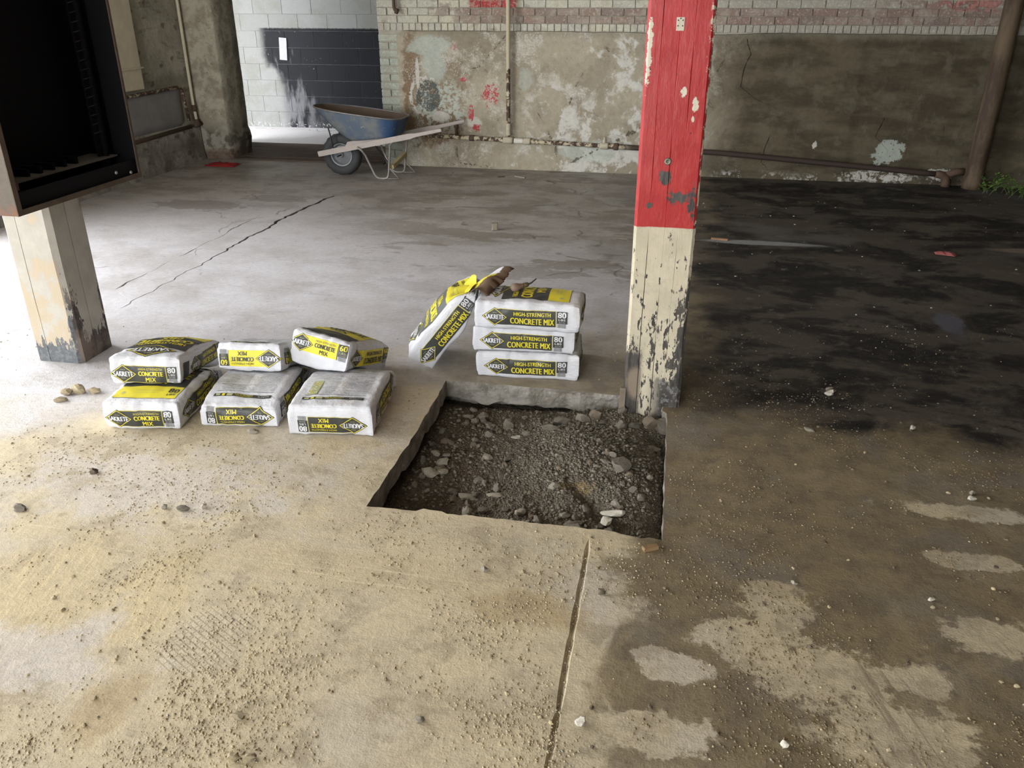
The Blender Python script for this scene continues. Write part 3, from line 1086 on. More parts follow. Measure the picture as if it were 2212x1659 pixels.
_c = M_pil.mix(M_pil.mul(M_pil.ramp(_z, 0.13, 0.06), 0.7), _c, (0.10, 0.05, 0.035))
_c = M_pil.mix(M_pil.mul(M_pil.ramp(_n2, 0.58, 0.68), 0.6), _c, (0.09, 0.08, 0.06))
M_pil.base(_c)
M_pil.bump(M_pil.add(_n, _n2), 0.6, 0.02)
mobj('trim_2', bm, M_pil.m, smooth=True, kind='structure')

bm = bmesh.new()
box(bm, XL, XL + 0.06, 7.10, 7.52, 0.80, ZC, 0, 0.012)
box(bm, XL, XL + 0.075, 7.08, 7.54, 0.985, 1.0, 0, 0.004)
mobj('trim_3', bm, M_cream, kind='structure')

bm = bmesh.new()
g = []
for i in range(24):
    yy = 6.6 + (8.2 - 6.6) * i / 23
    colv = []
    for k in range(12):
        zz = 0.38 + 0.38 * k / 11
        e = min(i, 23 - i, k, 11 - k)
        colv.append(bm.verts.new((XL + (0.022 if e else 0.0) + 0.004 * fbm(yy, zz, 4, 3, 4), yy, zz)))
    g.append(colv)
for a, c in zip(g, g[1:]):
    for k in range(11):
        bm.faces.new((a[k], a[k + 1], c[k + 1], c[k]))
bmesh.ops.recalc_face_normals(bm, faces=bm.faces)
mobj('trim_4', bm, M_greywash, smooth=True, kind='structure')
# low rough plinth of the left wall
bm = bmesh.new()
g = []
for i in range(60):
    yy = 5.0 + (8.38 - 5.0) * i / 59
    colv = []
    for k in range(12):
        zz = 0.34 * k / 11
        colv.append(bm.verts.new((XL + 0.05 + 0.035 * (1 - k / 11) ** 2 + 0.02 * fbm(yy, zz, 5, 3, 4), yy, zz)))
    colv.append(bm.verts.new((XL, yy, 0.36)))
    g.append(colv)
for a, c in zip(g, g[1:]):
    for k in range(12):
        bm.faces.new((a[k], a[k + 1], c[k + 1], c[k]))
bmesh.ops.recalc_face_normals(bm, faces=bm.faces)
mobj('baseboard_left', bm, M_left, smooth=True, kind='structure')
# ------------------------------------------------------------------ timber columns
def mat_column(red):
    b = NB('red_and_cream_timber_paint' if red else 'cream_timber_paint', 0.55 if red else 0.7, 0.4)
    v = b.obj()
    x, y, z = b.xyz(v)
    n = b.noise(v, 7, 4, 0.6)
    nv = b.noise(b.map(v, (30, 30, 10)), 1.7, 5, 0.66, 0.3)
    nf = b.noise(b.map(v, (60, 60, 9)), 1.0, 4, 0.7)
    n3 = b.noise(v, 60, 3, 0.6)
    cream = b.mix(b.ramp(n, 0.35, 0.65), (0.56, 0.50, 0.37), (0.47, 0.42, 0.31)) if red else b.mix(b.ramp(n, 0.35, 0.65), (0.38, 0.355, 0.305), (0.32, 0.295, 0.25))
    cream = b.mix(b.mul(b.ramp(n3, 0.55, 0.68), 0.35), cream, (0.36, 0.32, 0.24))
    wood = b.mix(b.ramp(nf, 0.35, 0.6), (0.040, 0.036, 0.034), (0.085, 0.075, 0.065))
    if red:
        # flakes: few near the red edge, dense at the foot and along the right arris
        zz = b.ramp(z, 0.80, 0.10)
        edge = b.ramp(x, 0.055, 0.115)
        thr = b.add(b.add(b.mul(zz, 0.085), 0.035), b.mul(b.mul(edge, b.ramp(z, 0.72, 0.45)), 0.20))
        peel = b.ramp(b.add(nv, thr), 0.672, 0.684)
        lowleft = b.mul(b.ramp(b.add(x, b.mul(nv, 0.05)), -0.015, -0.045), b.ramp(b.add(z, b.mul(b.sub(nv, 0.5), 0.2)), 0.27, 0.235))
        foot = b.mul(b.ramp(b.add(z, b.mul(b.sub(nv, 0.5), 0.35)), 0.13, 0.09), b.ramp(x, -0.03, 0.05))
        side = b.ramp(b.add(x, b.mul(b.sub(nv, 0.5), 0.02)), 0.1185, 0.1205)
        peel = b.mx(b.mx(peel, lowleft), b.mx(foot, b.mul(side, b.ramp(nv, 0.40, 0.46))))
        col = b.mix(peel, cream, wood)
        bare = b.mul(lowleft, b.blob(x, z, -0.075, 0.10, 0.035, 0.07, n, 0.5, 0.3))
        col = b.mix(bare, col, (0.24, 0.19, 0.14))
        col = b.mix(b.mul(b.ramp(n3, 0.5, 0.62), b.mul(foot, 0.5)), col, (0.30, 0.30, 0.29))
        redc = b.mix(b.ramp(n, 0.35, 0.65), (0.33, 0.017, 0.016), (0.39, 0.028, 0.026))
        redc = b.mix(b.mul(b.ramp(nv, 0.55, 0.64), 0.35), redc, (0.42, 0.07, 0.06))
        nv0 = nv
        nv = b.add(b.mul(nv, 0.3), b.mul(b.noise(v, 42, 5, 0.75), 0.7))
        rz = b.add(z, b.mul(b.sub(n, 0.5), 0.018))
        rmask = b.ramp(rz, 0.779, 0.784)
        chips = b.blob(x, z, -0.015, 0.975, 0.020, 0.020, nv, 3.0, 0.1)
        chips = b.mx(chips, b.blob(x, z, 0.045, 0.90, 0.032, 0.024, nv, 3.0, 0.1))
        chips = b.mx(chips, b.blob(x, z, -0.065, 0.865, 0.012, 0.012, nv, 1.0, 0.1))
        chips = b.mx(chips, b.blob(x, z, 0.095, 0.88, 0.014, 0.05, nv, 3.0, 0.1))
        chips = b.mx(chips, b.ramp(b.add(nv, b.mul(b.ramp(x, 0.09, 0.118), 0.09)), 0.745, 0.755))
        sider = b.mx(b.ramp(b.add(x, b.mul(b.sub(nv, 0.5), 0.03)), 0.1125, 0.1155), 0.0)
        cch = b.blob(x, z, 0.075, 1.24, 0.010, 0.028, nv, 2.2, 0.1)
        cch = b.mx(cch, b.blob(x, z, -0.105, 1.42, 0.009, 0.10, nv, 2.8, 0.1))
        cch = b.mx(cch, b.blob(x, z, 0.03, 1.285, 0.010, 0.015, nv, 2.4, 0.1))
        cch = b.mx(cch, b.mul(b.ramp(x, 0.098, 0.108), b.mul(b.ramp(z, 1.30, 1.36), b.ramp(nv, 0.52, 0.55))))
        cch = b.mx(cch, b.blob(x, z, 0.071, 1.19, 0.006, 0.012, nv, 0.9, 0.1))
        nv = nv0
        redc = b.mix(chips, redc, wood)
        redc = b.mix(b.mul(sider, b.ramp(nf, 0.40, 0.5)), redc, b.mix(b.ramp(nv, 0.5, 0.54), wood, cream))
        redc = b.mix(cch, redc, (0.55, 0.51, 0.40))
        holes = b.ramp(b.voro(v, 15), 0.055, 0.035)
        redc = b.mix(b.mul(holes, 0.9), redc, (0.03, 0.02, 0.02))
        col = b.mix(rmask, col, redc)
        b.rough(b.add(0.72, b.mul(rmask, -0.34)))
        b.p.inputs['Specular IOR Level'].default_value = 0.25
        b.bump(b.add(b.mul(nf, 0.4), b.mul(nv, 0.6)), 0.35, 0.006)
    else:
        tan = b.ramp(b.add(b.mul(n, 1.0), b.mul(b.ramp(z, 0.75, 0.15), 0.20)), 0.60, 0.66)
        frontf = b.ramp(y, -0.118, -0.124)
        col = b.mix(b.mul(b.mul(tan, frontf), 0.7), cream, (0.40, 0.315, 0.205))
        foot = b.ramp(b.add(b.add(z, b.mul(b.sub(nv, 0.5), 0.30)), b.mul(b.ramp(y, -0.118, -0.11), -0.03)), 0.100, 0.093)
        nvo = nv
        nv = b.add(b.mul(nv, 0.45), b.mul(b.noise(b.map(v, (1, 1, 0.5)), 55, 4, 0.7), 0.55))
        arris = b.mul(b.blob(x, z, 0.118, 0.16, 0.018, 0.14, nv, 2.4, 0.06), b.ramp(y, -0.112, -0.118))
        arris = b.mx(arris, b.mul(b.ramp(y, -0.121, -0.115), b.blob(y, z, -0.095, 0.19, 0.032, 0.17, nv, 3.0, 0.06)))
        farr = b.mul(b.ramp(b.add(y, b.mul(b.sub(nv, 0.5), 0.18)), 0.088, 0.096), b.ramp(b.add(z, b.mul(b.sub(nv, 0.5), 0.5)), 0.36, 0.33))
        farr = b.mx(farr, b.mul(b.ramp(b.add(y, b.mul(nv, 0.03)), 0.10, 0.12), b.ramp(z, 0.68, 0.73)))
        d = b.mx(foot, b.mx(arris, farr))
        grey = b.mix(b.ramp(n3, 0.45, 0.6), (0.085, 0.09, 0.095), (0.13, 0.135, 0.135))
        dk = b.mix(b.ramp(y, -0.118, -0.11), grey, b.mix(b.ramp(n, 0.4, 0.6), (0.05, 0.04, 0.035), (0.16, 0.125, 0.10)))
        col = b.mix(d, col, dk)
        b.bump(b.add(b.mul(nf, 0.4), b.mul(nv, 0.6)), 0.3, 0.006)
    b.base(b.mix(b.mul(b.ramp(y, -0.1235, -0.1205), b.ramp(b.math('ABSOLUTE', x), 0.095, 0.09)), col, (0.03, 0.026, 0.024)) if red else col)
    return b.m


def column(name, loc, w, d, z0, z1, cracks, mat, label, side_cracks=(), cham=0.012):
    """timber post: chamfered section with drying cracks cut in, swept upwards"""
    rnd = random.Random(len(cracks) * 7 + 3)
    hw, hd = w / 2, d / 2
    prof = [(-hw, -hd + cham), (-hw + cham, -hd)]
    for c in sorted(cracks):
        prof += [(c - 0.0016, -hd), (c, -hd + 0.012), (c + 0.0016, -hd)]
    prof += [(hw - cham, -hd), (hw, -hd + cham)]
    for c in sorted(side_cracks):
        prof += [(hw, c - 0.003), (hw - 0.012, c), (hw, c + 0.003)]
    prof += [(hw, hd - cham), (hw - cham, hd), (-hw + cham, hd), (-hw, hd - cham)]
    bm = bmesh.new()
    zs = [z0 + (z1 - z0) * i / 60 for i in range(61)]
    rings = []
    for z in zs:
        ring = []
        for (x, y) in prof:
            e = 0.0015 * fbm(z, x * 8 + y * 5, 4, 3, 2)
            sway = 0.006 * fbm(z, 1, 1.4, 2, 6)
            incr = any(abs(x - c) < 1e-6 and y > -hd for c in cracks)
            yy = y
            if incr:
                yy = -hd + max(0.0003, 0.010 * ((0.30 if z < 0.78 else -0.02) + 1.7 * fbm(z, x * 9, 2.6, 3, 3)))
                x = x + sway
            elif y == -hd and abs(x) < hw - cham - 1e-6:
                x = x + sway
            ring.append(bm.verts.new((x + e, yy + e, z)))
        rings.append(ring)
    n = len(prof)
    for a, c in zip(rings, rings[1:]):
        for k in range(n):
            bm.faces.new((a[k], a[(k + 1) % n], c[(k + 1) % n], c[k]))
    bm.faces.new(rings[0][::-1])
    bm.faces.new(rings[-1])
    root = empty(name, (loc[0], loc[1], 0), label, 'post')
    o = mobj('post_shaft', bm, mat, root)
    return root


M_colred = mat_column(True)
M_colcream = mat_column(False)
M_steel_dk = simple('dark_bolt_steel', (0.10, 0.095, 0.085), 0.5, 40, 0.6, 1.4, 0, 0.6)
M_rawwood = simple('weathered_wood', (0.21, 0.165, 0.12), 0.85, 25, 0.55, 1.3, 0.4)
CX, CY = -0.020, 3.365
redcol = column('timber_post', (CX, CY), 0.24, 0.25, -0.13, ZC, [-0.062, 0.0, 0.052],
                M_colred, 'timber post painted red above and flaking cream below, standing at the pit corner')
bm = bmesh.new()
box(bm, -0.014, 0.014, -0.003, 0.0, -0.004, 0.04)
o = mobj('paper_scrap', bm, simple('paper_scrap', (0.62, 0.57, 0.46), 0.8, 60, 0.6, 1.1), redcol)
o.location = (-0.002, -0.1255, 1.495)
bm = bmesh.new()
for (px, pz) in ((-0.008, 0.030), (0.008, 0.030), (0.008, 0.012), (-0.008, 0.012), (0.0, 0.036)):
    bmesh.ops.create_icosphere(bm, subdivisions=1, radius=0.0028, matrix=Matrix.Translation((px, 0, pz)))
o = mobj('nail_heads', bm, M_steel_dk, redcol)
o.location = (-0.002, -0.1285, 1.495)
bm = bmesh.new()
lathe(bm, [(0.012, 0), (0.014, 0.003), (0.012, 0.006), (0.006, 0.0065), (0.005, 0.003)], 14, Matrix.Rotation(PI / 2, 4, 'X'))
o = mobj('bolt_head', bm, simple('tarnished_bolt', (0.20, 0.19, 0.14), 0.5, 40, 0.6, 1.4, 0, 0.5), redcol, smooth=True)
o.location = (-0.008, -0.1235, 1.035)
bm = bmesh.new()
bm2 = box(bm, -0.013, 0.013, -0.010, 0.010, -0.085, 0.075, 0, 0.003)
for v in bm.verts:
    v.co.x += 0.010 * v.co.z + 0.004 * fbm(v.co.z, 0, 20, 2, 1)
o = mobj('split_board', bm, M_rawwood, redcol)
o.location = (-0.122, -0.122, 0.0)

cream = column('timber_post', (-2.846, 3.294), 0.25, 0.25, 0.0, ZC, [-0.045], M_colcream,
               'cream painted timber post with a worn dark foot, carrying the black steel cabinet', [-0.005], 0.022)

# ------------------------------------------------------------------ steel cabinet on the cream post
M_rust = NB('rusting_black_paint', 0.6, 0.4)
_v = M_rust.pos()
_x, _y, _z = M_rust.xyz(_v)
_n = M_rust.noise(_v, 9, 5, 0.65)
_n2 = M_rust.noise(_v, 40, 4, 0.7)
_c = M_rust.mix(M_rust.ramp(_n, 0.42, 0.6), (0.11, 0.090, 0.070), (0.19, 0.075, 0.035))
_c = M_rust.vary(_c, _n2, 0.6, 1.3)
M_rust.base(_c)
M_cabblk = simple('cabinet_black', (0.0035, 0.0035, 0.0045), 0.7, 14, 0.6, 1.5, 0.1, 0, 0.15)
M_cabrim = simple('cabinet_rim', (0.085, 0.060, 0.040), 0.6, 18, 0.4, 1.6, 0.2)
M_cabdust = simple('cabinet_dusty_ledge', (0.13, 0.115, 0.10), 0.9, 25, 0.5, 1.4, 0.2)
M_clip = simple('dull_clip_metal', (0.035, 0.024, 0.021), 0.45, 40, 0.6, 1.4, 0, 0.5)
M_bright = simple('bright_zinc', (0.36, 0.34, 0.31), 0.35, 40, 0.8, 1.1, 0, 0.6)
A0, A1, B0, B1, Z0, Z1 = -2.715, -2.49, 2.752, 3.552, 0.826, 2.5
cab = empty('steel_cabinet', (A0, (B0 + B1) / 2, Z0), 'open black steel cabinet with rusty sides, fixed on the cream post', 'cabinet')


def cpart(name, mat, *boxes, parent=cab, bev=0.0):
    bm = bmesh.new()
    for q in boxes:
        box(bm, q[0] - A0, q[1] - A0, q[2] - (B0 + B1) / 2, q[3] - (B0 + B1) / 2, q[4] - Z0, q[5] - Z0, 0, bev)
    return mobj(name, bm, mat, parent)


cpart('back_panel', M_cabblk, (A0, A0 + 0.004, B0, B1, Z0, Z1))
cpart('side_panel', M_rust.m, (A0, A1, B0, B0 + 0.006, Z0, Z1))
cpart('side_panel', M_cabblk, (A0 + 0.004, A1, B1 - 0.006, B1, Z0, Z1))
cpart('bottom_panel', M_cabrim, (A0, A1 + 0.004, B0 + 0.006, B1 - 0.006, Z0, Z0 + 0.006))
cpart('top_panel', M_cabrim, (A0, A1, B0 + 0.006, B1 - 0.006, Z1 - 0.006, Z1))
cpart('front_rim', M_cabrim, (A1, A1 + 0.006, B0 - 0.004, B0 + 0.022, Z0, Z1), (A1, A1 + 0.006, B1 - 0.010, B1 + 0.004, Z0, Z1),
      (A1, A1 + 0.006, B0 + 0.022, B1 - 0.010, Z0, Z0 + 0.022), bev=0.001)
lipp = cpart('front_lip', M_cabblk, (A1 - 0.012, A1 - 0.006, B0 + 0.006, B1 - 0.006, Z0 + 0.006, Z0 + 0.085))
cpart('inner_ledge', M_cabdust, (A0 + 0.004, A0 + 0.15, B0 + 0.05, B1 - 0.03, Z0 + 0.100, Z0 + 0.106))
cpart('inner_stile', M_cabblk, (A0 + 0.10, A0 + 0.13, B0 + 0.045, B0 + 0.06, Z0 + 0.006, Z1 - 0.01),
      (A0 + 0.10, A0 + 0.13, B1 - 0.075, B1 - 0.06, Z0 + 0.006, Z1 - 0.01))
cpart('rust_patch', simple('brown_rust', (0.06, 0.028, 0.02), 0.8, 20, 0.5, 1.4), (A1 - 0.02, A1 - 0.013, B0 + 0.006, B0 + 0.055, Z0 + 0.09, Z0 + 0.125))
for k in range(5):
    cpart('busbar_tab', M_cabblk, (A0 + 0.03, A0 + 0.12, B0 + 0.22 + k * 0.075, B0 + 0.235 + k * 0.075, Z0 + 0.106, Z0 + 0.135))
cpart('clip_rail', M_cabblk, (A0 + 0.105, A0 + 0.112, 3.44, 3.485, Z0 + 0.11, Z1 - 0.01))
for k in range(15):
    bm = bmesh.new()
    tube(bm, [(0, -0.022, -0.004), (0.014, -0.018, 0), (0.018, 0, 0.003), (0.014, 0.018, 0.002), (0, 0.022, -0.002)], 0.0022, 6)
    o = mobj('wire_clip', bm, M_clip, cab, smooth=True)
    o.location = (0.112, 3.462 - (B0 + B1) / 2, 0.215 + k * 0.0385)
for (yy, zz) in ((B1 - 0.165, 0.050), (B1 - 0.06, 0.032)):
    bm = bmesh.new()
    lathe(bm, [(0.006, 0), (0.0085, 0.002), (0.0075, 0.007), (0.003, 0.009)], 12, Matrix.Rotation(PI / 2, 4, 'Y'))
    o = mobj('lid_screw', bm, M_bright, cab, smooth=True)
    o.location = (A1 - 0.006 - A0, yy - (B0 + B1) / 2, zz)
o = cpart('sticker', simple('faded_sticker', (0.09, 0.085, 0.095), 0.6, 90, 0.4, 1.5), (A0 + 0.004, A0 + 0.006, B0 + 0.115, B0 + 0.175, Z0 + 0.145, Z0 + 0.185))
# conduit fitting below the cabinet on the post's side
bm = bmesh.new()
box(bm, -0.012, 0.0, -0.014, 0.014, -0.035, 0.0, 0, 0.003)
box(bm, 0.0, 0.030, -0.018, 0.022, -0.012, 0.0, 0, 0.003)
o = mobj('conduit_bracket', bm, M_bright, cab, smooth=False)
o.location = (0.02, 3.19 - (B0 + B1) / 2, 0.0)

# ------------------------------------------------------------------ pit soil
def soil_h(x, y):
    h = -0.118 + 0.014 * fbm(x, y, 4, 4, 3)
    r2 = ((x + 0.24) / 0.34) ** 2 + ((y - 2.86) / 0.36) ** 2
    h += 0.112 * math.exp(-r2 * 1.1)
    h += 0.045 * math.exp(-(((x + 0.02) / 0.16) ** 2 + ((y - 2.55) / 0.22) ** 2))
    h += 0.050 * math.exp(-(((x + 0.10) / 0.20) ** 2 + ((y - 3.25) / 0.12) ** 2))
    h += 0.030 * math.exp(-(((x + 0.35) / 0.25) ** 2 + ((y - 2.42) / 0.13) ** 2))
    # trench scraped through the mound
    ax, ay, bx_, by_ = -0.30, 2.66, -0.17, 2.46
    t = max(0, min(1, ((x - ax) * (bx_ - ax) + (y - ay) * (by_ - ay)) / ((bx_ - ax) ** 2 + (by_ - ay) ** 2)))
    d = math.hypot(x - ax - t * (bx_ - ax), y - ay - t * (by_ - ay))
    h -= 0.032 * math.exp(-(d / 0.030) ** 2) * (0.4 + 0.6 * t)
    h += 0.016 * math.exp(-((x + 0.275) ** 2 + (y - 2.52) ** 2) / 0.07 ** 2)
    # sunk corner right of the column
    h -= 0.05 * math.exp(-(((x - 0.03) / 0.05) ** 2 + ((y - 3.05) / 0.07) ** 2))
    # loose along the edges
    e = min(x - HX0, HX1 - x, y - HY0, HY1 - y)
    h -= 0.02 * max(0, 1 - e / 0.06) * (1 if y < 3.0 else 0.4)
    h += 0.012 * fbm(x, y, 14, 3, 6) + 0.008 * fbm(x, y, 40, 3, 9)
    return h


b = NB('damp_soil', 0.95, 0.15)
_p = b.pos()
_x, _y, _z = b.xyz(_p)
_n = b.noise(_p, 8, 5, 0.65)
_n2 = b.noise(_p, 55, 4, 0.7)
_n3 = b.voro(_p, 130)
_c = b.mix(b.ramp(_n, 0.36, 0.64), (0.185, 0.160, 0.122), (0.125, 0.104, 0.076))
_c = b.mix(b.mul(b.ramp(b.add(_x, b.mul(_n, 0.3)), -0.42, -0.62), 0.75), _c, (0.095, 0.068, 0.044))
_c = b.mix(b.mul(b.blob(_x, _y, -0.27, 2.60, 0.07, 0.035, _n, 0.8, 0.4), 0.8), _c, (0.28, 0.20, 0.09))
_c = b.vary(_c, _n2, 0.5, 1.5)
b.base(_c)
b.bump(b.add(b.mul(_n2, 0.7), b.mul(_n3, 0.6)), 1.0, 0.02)
M_soil = b.m
bm = bmesh.new()
NX, NY = 170, 174
g = []
for i in range(NX + 1):
    x = HX0 - 0.10 + (HX1 - HX0 + 0.20) * i / NX
    g.append([bm.verts.new((x, HY0 - 0.10 + (HY1 - HY0 + 0.20) * k / NY,
                            min(soil_h(x, HY0 - 0.10 + (HY1 - HY0 + 0.20) * k / NY),
                                9 if (HX0 < x < HX1 and HY0 < HY0 - 0.10 + (HY1 - HY0 + 0.20) * k / NY < HY1) else -0.10)))
              for k in range(NY + 1)])
for a, c in zip(g, g[1:]):
    for k in range(NY):
        bm.faces.new((a[k], c[k], c[k + 1], a[k + 1]))
soil = empty('soil_heap', ((HX0 + HX1) / 2, (HY0 + HY1) / 2, -0.12), 'heap of grey brown soil and gravel filling the square pit in the floor', 'soil')
so = (-(HX0 + HX1) / 2, -(HY0 + HY1) / 2, 0.12)
o = mobj('soil', bm, M_soil, soil, smooth=True)
o.location = so


def stone_mat(name, c):
    b = NB(name, 0.9, 0.25)
    n = b.noise(b.obj(), 2.2, 5, 0.65)
    r = b.rnd()
    b.base(b.vary(b.vary(c, n, 0.65, 1.3), r, 0.7, 1.25))
    b.bump(n, 0.3, 0.05)
    return b.m


M_st_grey = stone_mat('grey_stone', (0.185, 0.162, 0.128))
M_st_pale = stone_mat('pale_stone', (0.28, 0.25, 0.195))
M_st_white = stone_mat('white_lime_stone', (0.50, 0.46, 0.385))
M_st_brown = stone_mat('brown_stone', (0.15, 0.12, 0.085))
M_st_tan = stone_mat('tan_clod', (0.36, 0.295, 0.185))
rocks = {k: [rock_mesh('stone', 30 + i * 5 + j, m, 2, 0.5) for j in range(4)]
         for i, (k, m) in enumerate((('grey', M_st_grey), ('pale', M_st_pale), ('white', M_st_white), ('brown', M_st_brown), ('tan', M_st_tan)))}
rs = random.Random(21)


def stone(parent, off, x, y, z, s, kind, name='stone', flat=None, rot=None):
    o = bpy.data.objects.new(name, rs.choice(rocks[kind]))
    o.location = (x + off[0], y + off[1], z + off[2])
    if isinstance(s, (int, float)):
        s = (s, s * rs.uniform(0.6, 0.95), s * (flat or rs.uniform(0.5, 0.75)))
    o.scale = s
    o.rotation_euler = rot or (rs.uniform(-.3, .3), rs.uniform(-.3, .3), rs.uniform(0, 6.28))
    return link(o, parent)


named = [  # x, y, size, kind      stones one can find in the photograph
    (-0.565, 2.995, (0.022, 0.012, 0.010), 'white'), (-0.52, 3.03, (0.013, 0.008, 0.006), 'white'),
    (-0.86, 2.69, (0.036, 0.026, 0.022), 'pale'), (-0.83, 2.78, (0.028, 0.022, 0.016), 'pale'),
    (-0.66, 2.545, (0.034, 0.016, 0.012), 'pale'), (-0.56, 2.555, (0.030, 0.013, 0.010), 'pale'),
    (-0.645, 2.445, (0.019, 0.040, 0.016), 'white'), (-0.495, 2.335, (0.015, 0.024, 0.015), 'white'),
    (-0.43, 2.335, (0.036, 0.024, 0.022), 'grey'), (-0.365, 2.325, (0.026, 0.022, 0.022), 'grey'),
    (-0.60, 2.300, (0.046, 0.020, 0.022), 'tan'), (-0.345, 2.59, (0.024, 0.017, 0.014), 'pale'),
    (-0.285, 2.43, (0.018, 0.013, 0.012), 'pale'), (-0.19, 2.35, (0.013, 0.018, 0.017), 'pale'),
    (-0.115, 2.46, (0.048, 0.018, 0.013), 'white'), (-0.135, 2.425, (0.022, 0.030, 0.015), 'white'),
    (-0.06, 2.345, (0.042, 0.016, 0.014), 'white'), (-0.01, 2.295, (0.066, 0.020, 0.017), 'grey'),
    (-0.125, 2.375, (0.020, 0.018, 0.014), 'grey'), (-0.02, 2.56, (0.014, 0.024, 0.012), 'pale'),
    (0.00, 2.71, (0.014, 0.012, 0.010), 'pale'), (-0.11, 2.73, (0.042, 0.036, 0.024), 'grey'),
    (-0.42, 3.04, (0.048, 0.020, 0.018), 'grey'), (-0.39, 3.12, (0.034, 0.028, 0.026), 'grey'),
    (-0.30, 3.15, (0.030, 0.026, 0.024), 'grey'), (-0.25, 3.17, (0.034, 0.022, 0.03), 'brown'),
    (-0.75, 3.20, (0.030, 0.026, 0.022), 'grey'), (-0.62, 3.11, (0.022, 0.04, 0.020), 'grey'),
    (-0.08, 3.13, (0.026, 0.016, 0.02), 'grey'), (-0.13, 3.11, (0.028, 0.028, 0.022), 'grey'),
    (0.0, 3.02, (0.030, 0.018, 0.014), 'grey'), (-0.24, 2.36, (0.030, 0.026, 0.022), 'grey'),
    (0.035, 3.17, (0.045, 0.036, 0.035), 'grey'), (-0.01, 3.17, (0.04, 0.03, 0.03), 'brown'),
    (-0.50, 2.31, (0.010, 0.012, 0.012), 'brown'), (-0.14, 3.23, (0.022, 0.018, 0.018), 'grey'),
]
for (x, y, s, k) in named:
    stone(soil, so, x, y, soil_h(x, y) + s[2] * 0.35, s, k, rot=(rs.uniform(-.2, .2), rs.uniform(-.2, .2), rs.uniform(-.35, .35)))
for i in range(190):
    if i < 60:
        x, y = rs.uniform(HX0 + 0.03, -0.55), rs.uniform(HY0 + 0.02, HY1 - 0.02)
    elif i < 125:
        x, y = rs.uniform(-0.62, HX1 - 0.02), HY0 + 0.02 + abs(rs.gauss(0, 0.10))
    else:
        x, y = rs.uniform(-0.9, HX1 - 0.02), rs.uniform(HY0 + 0.02, HY1 - 0.06)
    s = rs.choice((0.009, 0.011, 0.014, 0.018, 0.022))
    k = rs.choice(('grey', 'grey', 'grey', 'brown', 'pale' if rs.random() < 0.4 else 'grey'))
    stone(soil, so, x, y, soil_h(x, y) + s * 0.25, s, k)
rng = np.random.default_rng(4)
pts, sz, mi = [], [], []
for i in range(26000):
    x, y = rng.uniform(HX0 + 0.005, HX1 - 0.005), rng.uniform(HY0 + 0.005, HY1 - 0.005)
    mound = math.exp(-(((x + 0.24) / 0.36) ** 2 + ((y - 2.8) / 0.4) ** 2))
    if rng.random() > 0.22 + 0.78 * mound:
        continue
    s = 0.0012 + 0.0058 * rng.random() ** 4
    pts.append((x + so[0], y + so[1], soil_h(x, y) + s * 0.3 + so[2]))
    sz.append(s * 1.25)
    r = rng.random()
    mi.append(0 if r < 0.80 else (1 if r < 0.96 else 2))
scatter_mesh('gravel', pts, sz, [stone_mat('fine_gravel', (0.185, 0.162, 0.125)), stone_mat('fine_gravel_pale', (0.29, 0.26, 0.205)), M_st_pale], soil, seed=5, mat_idx=mi)
# ------------------------------------------------------------------ bags of concrete mix
b = NB('white_bag_paper', 0.5, 0.35)
_p = b.obj()
_n = b.noise(_p, 10, 4, 0.6)
_n2 = b.noise(b.map(_p, (1, 1, 3)), 26, 4, 0.65)
_dust = b.ramp(b.noise(_p, 6, 5, 0.65), 0.56, 0.72)
_c = b.mix(_n, (0.56, 0.56, 0.585), (0.63, 0.63, 0.655))
_c = b.mix(b.mul(_dust, 0.40), _c, (0.50, 0.45, 0.36))
b.base(_c)
b.bump(b.add(_n2, b.mul(_n, 0.8)), 0.5)
M_bag = b.m
INK = []
for nm, c in (('ink_black', (0.046, 0.046, 0.040)), ('ink_yellow', (0.68, 0.585, 0.040)), ('ink_white', (0.64, 0.64, 0.65)),
              ('ink_grey', (0.24, 0.24, 0.24)), ('ink_pale_grey', (0.50, 0.50, 0.505)), ('ink_slate', (0.105, 0.108, 0.112)),
              ('ink_olive', (0.42, 0.42, 0.20))):
    INK.append(simple(nm, c, 0.45, 18, 0.85, 1.12, 0.0, 0, 0.35))
BLK, YEL, WHT, GRY, PGR, SLT, OLV = range(7)

_tcache = {}


def text_mesh(s, bold=0.018):
    if s in _tcache:
        return _tcache[s]
    cu = bpy.data.curves.new('lettering', 'FONT')
    cu.body = s
    cu.size = 1.0
    cu.resolution_u = 3
    cu.offset = 0.0
    cu.space_character = 1.06
    ob = bpy.data.objects.new('lettering', cu)
    me = bpy.data.meshes.new_from_object(ob)
    vs_ = np.array([v.co[:2] for v in me.vertices])
    fs = [tuple(p.vertices) for p in me.polygons]
    lo, hi = vs_.min(0), vs_.max(0)
    vs_ = (vs_ - (lo + hi) / 2) / (hi - lo)
    bpy.data.objects.remove(ob)
    bpy.data.curves.remove(cu)
    bpy.data.meshes.remove(me)
    _tcache[s] = (vs_, fs)
    return _tcache[s]


